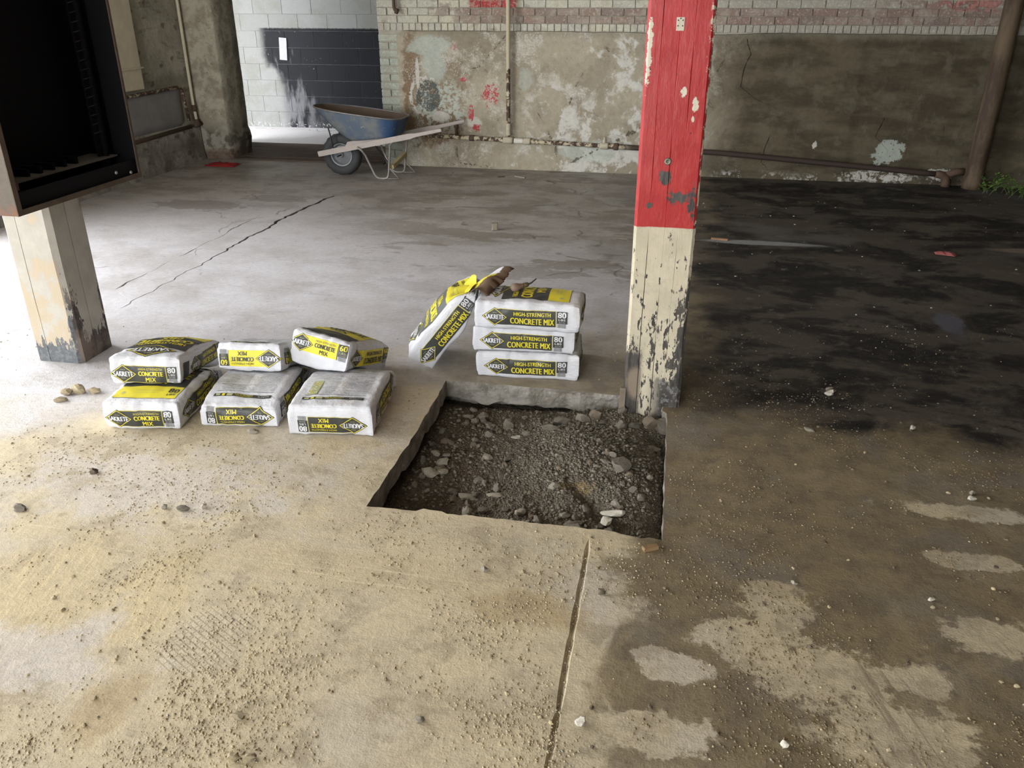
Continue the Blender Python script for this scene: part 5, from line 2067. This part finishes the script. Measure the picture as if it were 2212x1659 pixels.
def rail(y0, y1, xe, ze):
    """square rail from the wheel tip to a rounded grip"""
    p0, p1 = Vector((-3.425, y0, 0.210)), Vector((xe, y1, ze))
    d = (p1 - p0).normalized()
    sd = d.cross(Vector((0, 0, 1))).normalized()
    up = sd.cross(d).normalized()
    L = (p1 - p0).length
    bm = bmesh.new()
    rings = []
    for (f, w, h_, rnd) in ((0, .020, .024, .12), (0.01, .022, .026, .12), (0.755, .022, .026, .12), (0.80, .0175, .019, .5), (0.985, .0175, .0175, .8), (1.0, .014, .014, .8)):
        ring = []
        for k in range(12):
            a = 2 * PI * (k + 0.5) / 12
            c, s = math.cos(a), math.sin(a)
            m = max(abs(c), abs(s))
            q = (1 - rnd) / m + rnd
            ring.append(bm.verts.new(p0 + d * (L * f) + sd * (c * q * w) + up * (s * q * h_)))
        rings.append(ring)
    for a, c in zip(rings, rings[1:]):
        for k in range(12):
            bm.faces.new((a[k], a[(k + 1) % 12], c[(k + 1) % 12], c[k]))
    bm.faces.new(rings[0][::-1])
    bm.faces.new(rings[-1])
    bmesh.ops.recalc_face_normals(bm, faces=bm.faces)
    return bm


shade_auto(bpart('handle', rail(7.735, 7.575, -2.13, 0.492), M_rail), 40)
shade_auto(bpart('handle', rail(7.925, 8.095, -2.045, 0.507), M_rail), 40)
for yy in (7.70, 7.955):
    bm = bmesh.new()
    v = [(-3.135, 0.285), (-2.70, 0.378), (-2.70, 0.405), (-3.10, 0.342)]
    a = [bm.verts.new((x, yy - 0.02, z)) for x, z in v]
    c = [bm.verts.new((x, yy + 0.02, z)) for x, z in v]
    bm.faces.new(a)
    bm.faces.new(c[::-1])
    for k in range(4):
        bm.faces.new((a[k], c[k], c[(k + 1) % 4], a[(k + 1) % 4]))
    bmesh.ops.recalc_face_normals(bm, faces=bm.faces)
    bpart('wedge_block', bm, M_rail)
for s in (-1, 1):
    bm = bmesh.new()
    tube(bm, [(-3.30, 7.83 + s * 0.115, 0.47), (-3.285, 7.83 + s * 0.112, 0.40), (-3.262, 7.83 + s * 0.105, 0.235)], 0.007, 8)
    bpart('tray_brace', bm, M_blacksteel, True)
for (dx, y) in ((0.0, 7.672), (0.055, 8.012)):
    yt = y - 0.03 if y < 7.8 else y + 0.02
    bm = bmesh.new()
    pts = [(-2.99 + dx, yt, 0.300)] + arc_pts((-2.965 + dx, yt, 0.285), (-2.94 + dx, yt, 0.27), (-2.925 + dx, y, 0.225), 3) \
        + arc_pts((-2.845 + dx, y, 0.050), (-2.825 + dx, y, 0.010), (-2.79 + dx, y, 0.010), 4) \
        + arc_pts((-2.745 + dx, y, 0.010), (-2.705 + dx, y, 0.012), (-2.702 + dx, y, 0.055), 4) \
        + arc_pts((-2.672 + dx, y, 0.30), (-2.668 + dx, yt, 0.345), (-2.63 + dx, yt, 0.358), 3)
    tube(bm, pts, 0.0105, 10)
    bpart('leg', bm, M_leg, True)
    bm = bmesh.new()
    tube(bm, [(-2.695 + dx, y, 0.115), (-2.600 + dx, y + 0.005, 0.012), (-2.765 + dx, y, 0.008)], 0.006, 8)
    bpart('leg_brace', bm, M_leg, True)
bm = bmesh.new()
tube(bm, [(-2.94, 8.0, 0.26), (-2.69, 7.70, 0.13)], 0.008, 8)
bpart('cross_tie', bm, M_blacksteel, True)
bm = bmesh.new()
vs_ = box(bm, -0.022, 0.022, -0.155, 0.155, -0.02, 0.02, 0, 0.003)
bmesh.ops.rotate(bm, verts=bm.verts, cent=(0, 0, 0), matrix=Matrix.Rotation(math.radians(14), 3, 'X'))
bmesh.ops.rotate(bm, verts=bm.verts, cent=(0, 0, 0), matrix=Matrix.Rotation(math.radians(-8), 3, 'Z'))
bmesh.ops.translate(bm, verts=bm.verts, vec=(-2.655, 7.845, 0.155))
bpart('cross_block', bm, simple('yellowed_timber', (0.35, 0.285, 0.15), 0.8, 20, 0.7, 1.2, 0.2))

# ------------------------------------------------------------------ pipes on the back wall
b = NB('flaking_pipe', 0.7, 0.35)
_p = b.pos()
_x, _y, _z = b.xyz(_p)
_n = b.noise(_p, 22, 5, 0.7)
_n2 = b.noise(b.map(_p, (1, 1, 1)), 6, 4, 0.6)
_cr = b.mix(_n2, (0.50, 0.44, 0.31), (0.40, 0.34, 0.23))
_rs = b.mix(b.ramp(_n, 0.4, 0.6), (0.055, 0.034, 0.023), (0.12, 0.068, 0.042))
_k = b.ramp(b.add(b.mul(b.ramp(_z, 0.92, 1.10), 0.42), _n), 0.52, 0.60)
_kh = b.mul(b.ramp(_n, 0.46, 0.54), b.ramp(_x, -0.25, -0.55))
_low = b.ramp(_z, 0.36, 0.34)
_k = b.add(b.mul(_k, b.inv(_low)), b.mul(_low, _kh))
b.base(b.mix(b.ramp(_x, -0.6, -0.4), b.mix(_k, _rs, _cr), (0.045, 0.030, 0.023)))
b.bump(_n, 0.4, 0.006)
M_pipe = b.m
M_rustpipe = simple('brown_rusty_iron', (0.085, 0.052, 0.034), 0.8, 16, 0.5, 1.5, 0.3)
M_fit = simple('cream_pipe_fitting', (0.46, 0.41, 0.30), 0.7, 30, 0.6, 1.2, 0.2)
PY = 8.365
pz = lambda x: 0.330 - 0.028 * (x + 2.85) if x < 0.4 else 0.239 - 0.0655 * (x - 0.4)


def thing_pipe(name, loc, label):
    return empty(name, loc, label, 'pipe')


hp = thing_pipe('water_pipe', (-2.85, PY, 0.33), 'long horizontal pipe low on the back wall, cream and rust, sloping to the right')


def ppart(name, bm, mat, root, smooth=True):
    bmesh.ops.translate(bm, verts=bm.verts, vec=-Vector(root.location))
    return mobj(name, bm, mat, root, smooth=smooth)


bm = bmesh.new()
tube(bm, [(x, PY, pz(x)) for x in np.linspace(-2.86, 2.42, 40)], 0.021, 12, radii=[0.021 if x < -0.6 else 0.025 for x in np.linspace(-2.86, 2.42, 40)])
ppart('pipe_run', bm, M_pipe, hp)


def collar(name, x, r, w, mat):
    bm = bmesh.new()
    tube(bm, [(x - w / 2, PY, pz(x - w / 2)), (x - w * 0.3, PY, pz(x)), (x + w * 0.3, PY, pz(x)), (x + w / 2, PY, pz(x + w / 2))], r, 12, radii=[r, r * 1.12, r * 1.12, r])
    return ppart(name, bm, mat, hp)


collar('tee_fitting', -1.665, 0.031, 0.10, M_fit)
collar('pipe_union', -1.555, 0.024, 0.10, simple('white_paint_fitting', (0.60, 0.57, 0.49), 0.7, 30, 0.8, 1.1))
collar('pipe_coupling', -1.47, 0.031, 0.07, M_fit)
collar('pipe_coupling', -2.04, 0.027, 0.05, M_rustpipe)
collar('valve_body', -0.700, 0.030, 0.085, M_fit)
collar('pipe_coupling', -0.585, 0.031, 0.05, M_rustpipe)
bm = bmesh.new()
tube(bm, [(-0.70, PY, pz(-0.7) + 0.02), (-0.70, PY, pz(-0.7) + 0.055), (-0.70, PY, pz(-0.7) + 0.062), (-0.70, PY, pz(-0.7) + 0.085)], 0.015, 10, radii=[0.020, 0.018, 0.010, 0.012])
ppart('valve_stem', bm, M_fit, hp)
bm = bmesh.new()
tube(bm, [(-2.20, PY, 0.315), (-2.20, PY, 0.40), (-2.20, PY, 0.405), (-2.20, PY, 0.44), (-2.20, PY, 0.445), (-2.20, PY, 0.475)], 0.014, 10, radii=[0.015, 0.015, 0.023, 0.023, 0.012, 0.012])
ppart('drain_tap', bm, M_rustpipe, hp)
bm = bmesh.new()
tube(bm, [(2.38, PY, pz(2.38)), (2.41, PY, pz(2.4)), (2.47, PY, 0.09), (2.485, PY, 0.03), (2.485, PY, -0.0)], 0.045, 12, radii=[0.032, 0.036, 0.042, 0.042, 0.040])
tube(bm, [(2.47, PY, 0.10), (2.56, PY, 0.135), (2.62, PY, 0.14)], 0.032, 10)
ppart('elbow_fitting', bm, M_rustpipe, hp)

vp = thing_pipe('riser_pipe', (-1.663, PY, 0.345), 'upright pipe on the back wall, cream above and rusty below')
bm = bmesh.new()
tube(bm, [(-1.663, PY, z) for z in np.linspace(0.335, ZC, 24)], 0.020, 12)
ppart('pipe_run', bm, M_pipe, vp)
bm = bmesh.new()
tube(bm, [(-1.663, PY, 0.345), (-1.663, PY, 0.36), (-1.663, PY, 0.385), (-1.663, PY, 0.455), (-1.663, PY, 0.46)], 0.026, 12, radii=[0.026, 0.026, 0.0225, 0.0245, 0.020])
ppart('pipe_sleeve', bm, M_fit, vp)

dp = thing_pipe('drain_pipe', (2.70, 8.325, 0), 'thick rusty iron drain pipe standing against the dark end of the back wall')
b = NB('iron_drain', 0.75, 0.35)
_p = b.pos()
_n = b.noise(b.map(_p, (1, 1, 0.25)), 9, 5, 0.65)
b.base(b.mix(b.ramp(_n, 0.38, 0.62), (0.055, 0.034, 0.022), (0.12, 0.085, 0.05)))
b.bump(_n, 0.4, 0.01)
bm = bmesh.new()
tube(bm, [(2.70, 8.325, z) for z in (0.0, 0.05, 0.10, 0.12, 0.8, 1.5, 1.58, 1.6, 1.68, 1.69, ZC)], 0.078, 20,
     radii=[0.085, 0.09, 0.088, 0.078, 0.078, 0.078, 0.078, 0.095, 0.095, 0.078, 0.078])
ppart('pipe_run', bm, b.m, dp)

# stub at the top of the quoin, pipes at the left wall
sp = thing_pipe('stub_pipe', (-2.80, 8.40, 1.50), 'short rusty pipe stub hanging beside the doorway, high on the brick')
bm = bmesh.new()
tube(bm, [(-2.80, 8.405, 2.1), (-2.80, 8.405, 1.53)] + arc_pts((-2.80, 8.405, 1.52), (-2.80, 8.405, 1.48), (-2.77, 8.40, 1.475), 4), 0.016, 10)
ppart('pipe_run', bm, M_rustpipe, sp)
bm = bmesh.new()
tube(bm, [(-2.785, 8.40, 1.478), (-2.76, 8.398, 1.47)], 0.026, 10)
ppart('flange', bm, M_rustpipe, sp)

lp = thing_pipe('corner_pipe', (-5.055, 8.335, 0.36), 'thin cream pipe running down the corner left of the doorway')
bm = bmesh.new()
tube(bm, [(-5.055, 8.335, z) for z in np.linspace(0.56, ZC, 16)] [::-1] + [(-5.05, 8.335, 0.50), (-5.045, 8.34, 0.38)], 0.016, 10)
ppart('pipe_run', bm, M_cream, lp)
bm = bmesh.new()
tube(bm, [(-5.05, 8.335, 0.565), (-5.05, 8.335, 0.50)], 0.024, 10)
tube(bm, [(-5.045, 8.335, 0.42), (-5.04, 8.335, 0.35)], 0.027, 10)
tube(bm, [(-5.03, 8.26, 0.365), (-5.03, 8.385, 0.372)], 0.024, 10)
ppart('pipe_fittings', bm, M_rustpipe, lp)
ep = thing_pipe('ledge_pipe', (-5.06, 7.4, 0.36), 'rusty cream pipe loop framing the grey panel on the left wall')
bm = bmesh.new()
tube(bm, [(-5.065, 6.4, 0.745), (-5.065, 7.2, 0.752), (-5.065, 8.02, 0.762)] + arc_pts((-5.065, 8.08, 0.762), (-5.065, 8.17, 0.762), (-5.06, 8.175, 0.70), 4)
     + [(-5.055, 8.21, 0.42)], 0.017, 10)
ppart('pipe_run', bm, M_pipe, ep)
bm = bmesh.new()
tube(bm, [(-5.05, 6.4, 0.335), (-5.05, 7.3, 0.347), (-5.05, 8.22, 0.361)], 0.020, 10)
ppart('pipe_run', bm, M_rustpipe, ep)

# pale plate on the black block wall
bm = bmesh.new()
box(bm, -0.052, 0.052, -0.006, 0.006, -0.135, 0.135, 0, 0.002)
pl = mobj('wall_plate', bm, simple('chalky_plate', (0.48, 0.48, 0.49), 0.8, 12, 0.7, 1.15))
pl.location = (-5.135, 10.793, 0.985)
pl.rotation_euler = (0, math.radians(4), 0)
tag(pl, 'narrow pale plate fixed on the black painted block wall', 'plate')

# ------------------------------------------------------------------ weed by the drain pipe
weed = empty('weed', (2.82, 7.93, 0), 'small green weed growing at the foot of the dark back wall', 'plant')
M_leaf = simple('weed_leaf', (0.13, 0.25, 0.045), 0.6, 25, 0.6, 1.5)
M_stem = simple('weed_stem', (0.10, 0.12, 0.04), 0.7, 25, 0.6, 1.4)
rw = random.Random(8)
bm = bmesh.new()
bs = bmesh.new()
for s in range(22):
    bx_, by_ = rw.uniform(-0.10, 0.30), rw.uniform(-0.02, 0.30)
    a, ln = rw.uniform(0, 6.28), rw.uniform(0.09, 0.20)
    pts = []
    for k in range(6):
        t = k / 5
        pts.append(Vector((bx_ + math.cos(a) * ln * t * 0.8, by_ + math.sin(a) * ln * t * 0.8, 0.001 + ln * (t * 1.25 - 0.45 * t * t))))
    tube(bs, pts, 0.0022, 5)
    for k in range(26):
        t = rw.uniform(0.15, 1)
        i = min(4, int(t * 5))
        p = pts[i].lerp(pts[i + 1], t * 5 - i) + Vector((rw.gauss(0, 0.012), rw.gauss(0, 0.012), abs(rw.gauss(0, 0.008))))
        q, w, l = rw.uniform(0, 6.28), rw.uniform(0.007, 0.013), rw.uniform(0.018, 0.034)
        d = Vector((math.cos(q), math.sin(q), rw.uniform(-0.2, 0.6)))
        n = d.cross(Vector((0, 0, 1))).normalized()
        vv = [bm.verts.new(x) for x in (p, p + d * l * 0.5 + n * w, p + d * l, p + d * l * 0.5 - n * w)]
        bm.faces.new(vv)
mobj('stem', bs, M_stem, weed, kind='stuff')
mobj('foliage', bm, M_leaf, weed, kind='stuff')

# ------------------------------------------------------------------ litter on the floor
def crumple(name, loc, sx, sy, sz, mat, seed, label, cat, n=14, rot=0.0):
    bm = bmesh.new()
    g = []
    for i in range(n + 1):
        row = []
        for k in range(n + 1):
            u, v = i / n * 2 - 1, k / n * 2 - 1
            e = (1 - u ** 4) * (1 - v ** 4)
            z = 0.002 + sz * e * (0.5 + 0.9 * fbm(u * 1.5, v * 1.5, 1.6, 3, seed))
            row.append(bm.verts.new((u * sx * (1 + 0.25 * fbm(u, v, 2, 2, seed + 1)), v * sy * (1 + 0.3 * fbm(v, u, 2, 2, seed + 2)), max(0.0015, z))))
        g.append(row)
    for a, c in zip(g, g[1:]):
        for k in range(n):
            bm.faces.new((a[k], c[k], c[k + 1], a[k + 1]))
    o = mobj(name, bm, mat, smooth=True)
    md = o.modifiers.new('thickness', 'SOLIDIFY')
    md.thickness = 0.002
    md.offset = 1
    o.location = loc
    o.rotation_euler = (0, 0, rot)
    return tag(o, label, cat)


crumple('rag', (-4.66, 8.06, 0), 0.17, 0.09, 0.035, simple('red_cloth', (0.24, 0.012, 0.010), 0.9, 18, 0.7, 1.2), 3,
        'crumpled red rag on the floor left of the doorway', 'rag')
crumple('wrapper', (1.87, 5.96, 0), 0.065, 0.035, 0.02, simple('faded_red_wrapper', (0.30, 0.085, 0.08), 0.6, 25, 0.8, 1.2), 5,
        'small faded red wrapper on the dark wet floor', 'wrapper', rot=-0.3)


def slab_piece(name, loc, size, rot, mat, label, cat, group=None):
    bm = bmesh.new()
    box(bm, -size[0] / 2, size[0] / 2, -size[1] / 2, size[1] / 2, 0, size[2], 0, min(size) * 0.12)
    r = random.Random(int(abs(loc[0] * 100)))
    for v in bm.verts:
        v.co += Vector((r.uniform(-1, 1), r.uniform(-1, 1), 0)) * min(size) * 0.12
    o = mobj(name, bm, mat)
    o.location = loc
    o.rotation_euler = (0, 0, rot)
    return tag(o, label, cat, group)


M_oldwood = simple('grey_wood_scrap', (0.23, 0.20, 0.15), 0.85, 22, 0.6, 1.3, 0.3)
slab_piece('wood_block', (-1.300, 6.01, 0), (0.045, 0.035, 0.055), 0.2, M_oldwood, 'small grey wood block standing alone in the middle of the floor', 'block')
slab_piece('wood_stick', (0.36, 6.05, 0), (0.12, 0.022, 0.012), -0.12, simple('orange_wood', (0.33, 0.19, 0.10), 0.8, 22, 0.7, 1.2), 'flat orange brown stick lying just behind the red post', 'stick')
slab_piece('wood_stick', (-1.48, 8.02, 0), (0.13, 0.018, 0.012), -0.5, M_oldwood, 'thin grey stick lying near the back wall under the riser pipe', 'stick')
slab_piece('wood_stick', (-1.66, 8.0, 0), (0.07, 0.014, 0.010), 0.4, M_steel_dk, 'short dark stick lying near the back wall, left of a longer grey one', 'stick')
slab_piece('wood_chip', (0.022, 2.205, 0), (0.050, 0.020, 0.014), 0.5, simple('brown_wood_chip', (0.24, 0.15, 0.07), 0.85, 22, 0.6, 1.3), 'brown wood chip on the dusty floor at the near right corner of the pit', 'chip')
slab_piece('plaster_shard', (-0.33, 5.94, 0), (0.07, 0.012, 0.006), -0.1, M_oldwood, 'thin pale splinter lying left of the red post, beyond the stack', 'splinter')


def loose(loc, s, kind, name, label, cat, sub=None):
    o = bpy.data.objects.new(name, rs.choice(rocks[kind]))
    o.location = (loc[0], loc[1], s[2] * 0.7)
    o.scale = s
    o.rotation_euler = (0, 0, rs.uniform(-0.5, 0.5))
    link(o)
    return tag(o, label, cat)


from math import cos, sin
CAM_T = math.radians(25.17)


def on_floor(px, py):
    """floor point seen at a pixel of the 2212 x 1659 photograph"""
    a, c = (px - 1106) / 1780.0, (829.5 - py) / 1780.0
    X, Y, Z = a, cos(CAM_T) + c * sin(CAM_T), -sin(CAM_T) + c * cos(CAM_T)
    t = -1.6 / Z
    X, Y = X * t, Y * t
    return X * 0.98163 - Y * 0.19081, X * 0.19081 + Y * 0.98163


for (px, py, s, k, nm, lb, ct) in (
    (1046, 1234, (0.013, 0.010, 0.010), 'pale', 'stone', 'pale stone alone on the dust in front of the pit', 'stone'),
    (1253, 1565, (0.013, 0.012, 0.012), 'white', 'stone', 'white stone on the damp patch right of the floor joint, near the bottom', 'stone'),
    (908, 1558, (0.013, 0.010, 0.009), 'grey', 'stone', 'dark bluish stone on the dust, bottom centre', 'stone'),
    (515, 1550, (0.016, 0.011, 0.010), 'tan', 'dirt_clod', 'tan clod below the boot print at the lower left', 'clod'),
    (505, 1642, (0.016, 0.012, 0.013), 'tan', 'dirt_clod', 'tan clod at the bottom edge, left one of the pair', 'clod'),
    (540, 1640, (0.014, 0.010, 0.009), 'tan', 'dirt_clod', 'tan clod at the bottom edge, right one of the pair', 'clod'),
    (1790, 855, (0.020, 0.016, 0.016), 'white', 'stone', 'white stone on the black wet floor right of the post foot', 'stone'),
    (1793, 846, (0.020, 0.014, 0.014), 'pale', 'stone', 'pale stone just behind the white one on the black wet floor', 'stone'),
    (1750, 931, (0.022, 0.012, 0.008), 'pale', 'stone', 'flat pale stone on the brown floor right of the pit', 'stone'),
    (1970, 928, (0.010, 0.010, 0.012), 'white', 'stone', 'small white stone at the edge of the dark floor, far right', 'stone'),
    (2098, 1080, (0.013, 0.011, 0.010), 'white', 'stone', 'white stone of the close pair on brown earth at the right', 'stone'),
    (2099, 1068, (0.011, 0.009, 0.009), 'pale', 'stone', 'pale stone behind the white one on brown earth at the right', 'stone'),
    (2011, 1297, (0.010, 0.007, 0.006), 'white', 'stone', 'bright white chip on the damp brown floor, lower right', 'stone'),
    (1714, 1261, (0.010, 0.007, 0.006), 'pale', 'stone', 'pale chip on damp earth above the light patch, right of the joint', 'stone'),
    (1694, 1611, (0.011, 0.009, 0.009), 'white', 'stone', 'white stone at the lower right among crumbs of earth', 'stone'),
    (355, 1098, (0.011, 0.009, 0.009), 'pale', 'stone', 'pale pebble in front of the bags, left of its twin', 'stone'),
    (440, 1097, (0.011, 0.009, 0.009), 'pale', 'stone', 'pale pebble in front of the bags, right of its twin', 'stone'),
    (395, 1101, (0.019, 0.016, 0.010), 'grey', 'dirt_clod', 'dark clod between the two pale pebbles in front of the bags', 'clod'),
    (203, 1022, (0.016, 0.013, 0.012), 'brown', 'dirt_clod', 'brown clod on pale floor left of the bags', 'clod'),
    (42, 1100, (0.026, 0.018, 0.010), 'grey', 'dirt_clod', 'grey crumbly clod at the left edge of the frame', 'clod'),
    (1300, 1282, (0.012, 0.010, 0.010), 'brown', 'dirt_clod', 'brown clod with a damp halo just right of the floor joint', 'clod'),
    (545, 935, (0.022, 0.014, 0.012), 'pale', 'stone', 'pale chip under the near edge of the middle lower bag', 'stone'),
    (172, 848, (0.030, 0.024, 0.022), 'tan', 'dirt_clod', 'tan clod left of the bags, topmost of the group', 'clod'),
    (145, 852, (0.024, 0.020, 0.018), 'tan', 'dirt_clod', 'tan clod left of the bags, leftmost large one of the group', 'clod'),
    (205, 849, (0.030, 0.020, 0.016), 'tan', 'dirt_clod', 'tan clod left of the bags, right end of the group', 'clod'),
    (132, 866, (0.026, 0.020, 0.010), 'tan', 'dirt_clod', 'low flat tan clod left of the bags, nearest of the group', 'clod'),
):
    x, y = on_floor(px, py)
    loose((x, y, 0), s, k, nm, lb, ct)

# loose pebbles and grit lying on the slab
pr = random.Random(77)


def free(x, y):
    if HX0 - 0.012 < x < HX1 + 0.012 and HY0 - 0.012 < y < HY1 + 0.03:
        return False
    if CX - 0.14 < x < CX + 0.14 and CY - 0.15 < y < CY + 0.15:
        return False
    if -2.99 < x < -2.71 and 3.15 < y < 3.44:
        return False
    if -2.25 < x < -1.08 and 2.60 < y < 3.45 or -1.2 < x < -0.32 and 3.39 < y < 3.76:
        return False
    return True


count = 0
while count < 150:
    px, py = pr.uniform(-20, 2230), 900 + 760 * pr.random()
    x, y = on_floor(px, py)
    if not free(x, y):
        continue
    s = pr.choice((0.0045, 0.0055, 0.007))
    k = 'tan' if px < 1250 else pr.choice(('brown', 'brown', 'brown', 'tan'))
    stone(floor, (0, 0, 0), x, y, s * 0.3, s, k, 'pebble')
    count += 1
pts, sz, mi = [], [], []
i = 0
while i < 90000:
    if i % 2:
        px, py = pr.uniform(-60, 2280), 850 + 820 * pr.random()
    else:
        px, py = pr.uniform(-60, 2280), 700 + 960 * pr.random() ** 0.8
    x, y = on_floor(px, py)
    if not free(x, y):
        i += 1
        continue
    d = fbm(x, y, 2.6, 4, 5) + 0.5 * fbm(x, y, 9, 2, 2)
    edge = 0.0
    if -1.1 < x < 0.35 and 2.05 < y < 2.26:
        edge = 0.25
    if -0.45 < x < 0.9 and 3.3 < y < 3.75:
        edge = 0.35
    if 0.058 < x < 0.5 and 2.1 < y < 3.2:
        edge = 0.20
    if pr.random() < max(0.0, min(1.0, 0.26 + 1.9 * d + edge)):
        s = 0.0008 + 0.0032 * pr.random() ** 3.5
        dark = x > 0.15 and y > 3.3
        pts.append((x, y, s * 0.25))
        sz.append(s * (1.0 + 0.12 * max(0, y - 2)))
        r = pr.random()
        if dark:
            mi.append(2 if r < 0.5 else 1)
        elif x > 0.0 and y < 3.4:
            mi.append(1 if r < 0.88 else (0 if r < 0.98 else 2))
        else:
            mi.append(0 if r < 0.8 else (1 if r < 0.95 else 2))
    i += 1
for k in range(500):                                     # grit swept into the control joint
    y = pr.uniform(0.95, 2.22)
    s = 0.001 + 0.0025 * pr.random() ** 2
    pts.append((-0.176 + pr.gauss(0, 0.008), y, -0.004))
    sz.append(s)
    mi.append(1 if pr.random() < 0.6 else 0)
for k in range(110):                                     # pale flecks on the far black floor
    x, y = pr.uniform(0.2, 2.8), pr.uniform(3.5, 7.8)
    s = 0.003 + 0.006 * pr.random() ** 3
    pts.append((x, y, s * 0.2))
    sz.append(s)
    mi.append(2)
scatter_mesh('grit', pts, sz, [stone_mat('tan_grit', (0.38, 0.315, 0.20)), stone_mat('brown_grit', (0.19, 0.145, 0.085)), M_st_pale], floor, seed=9, mat_idx=mi)
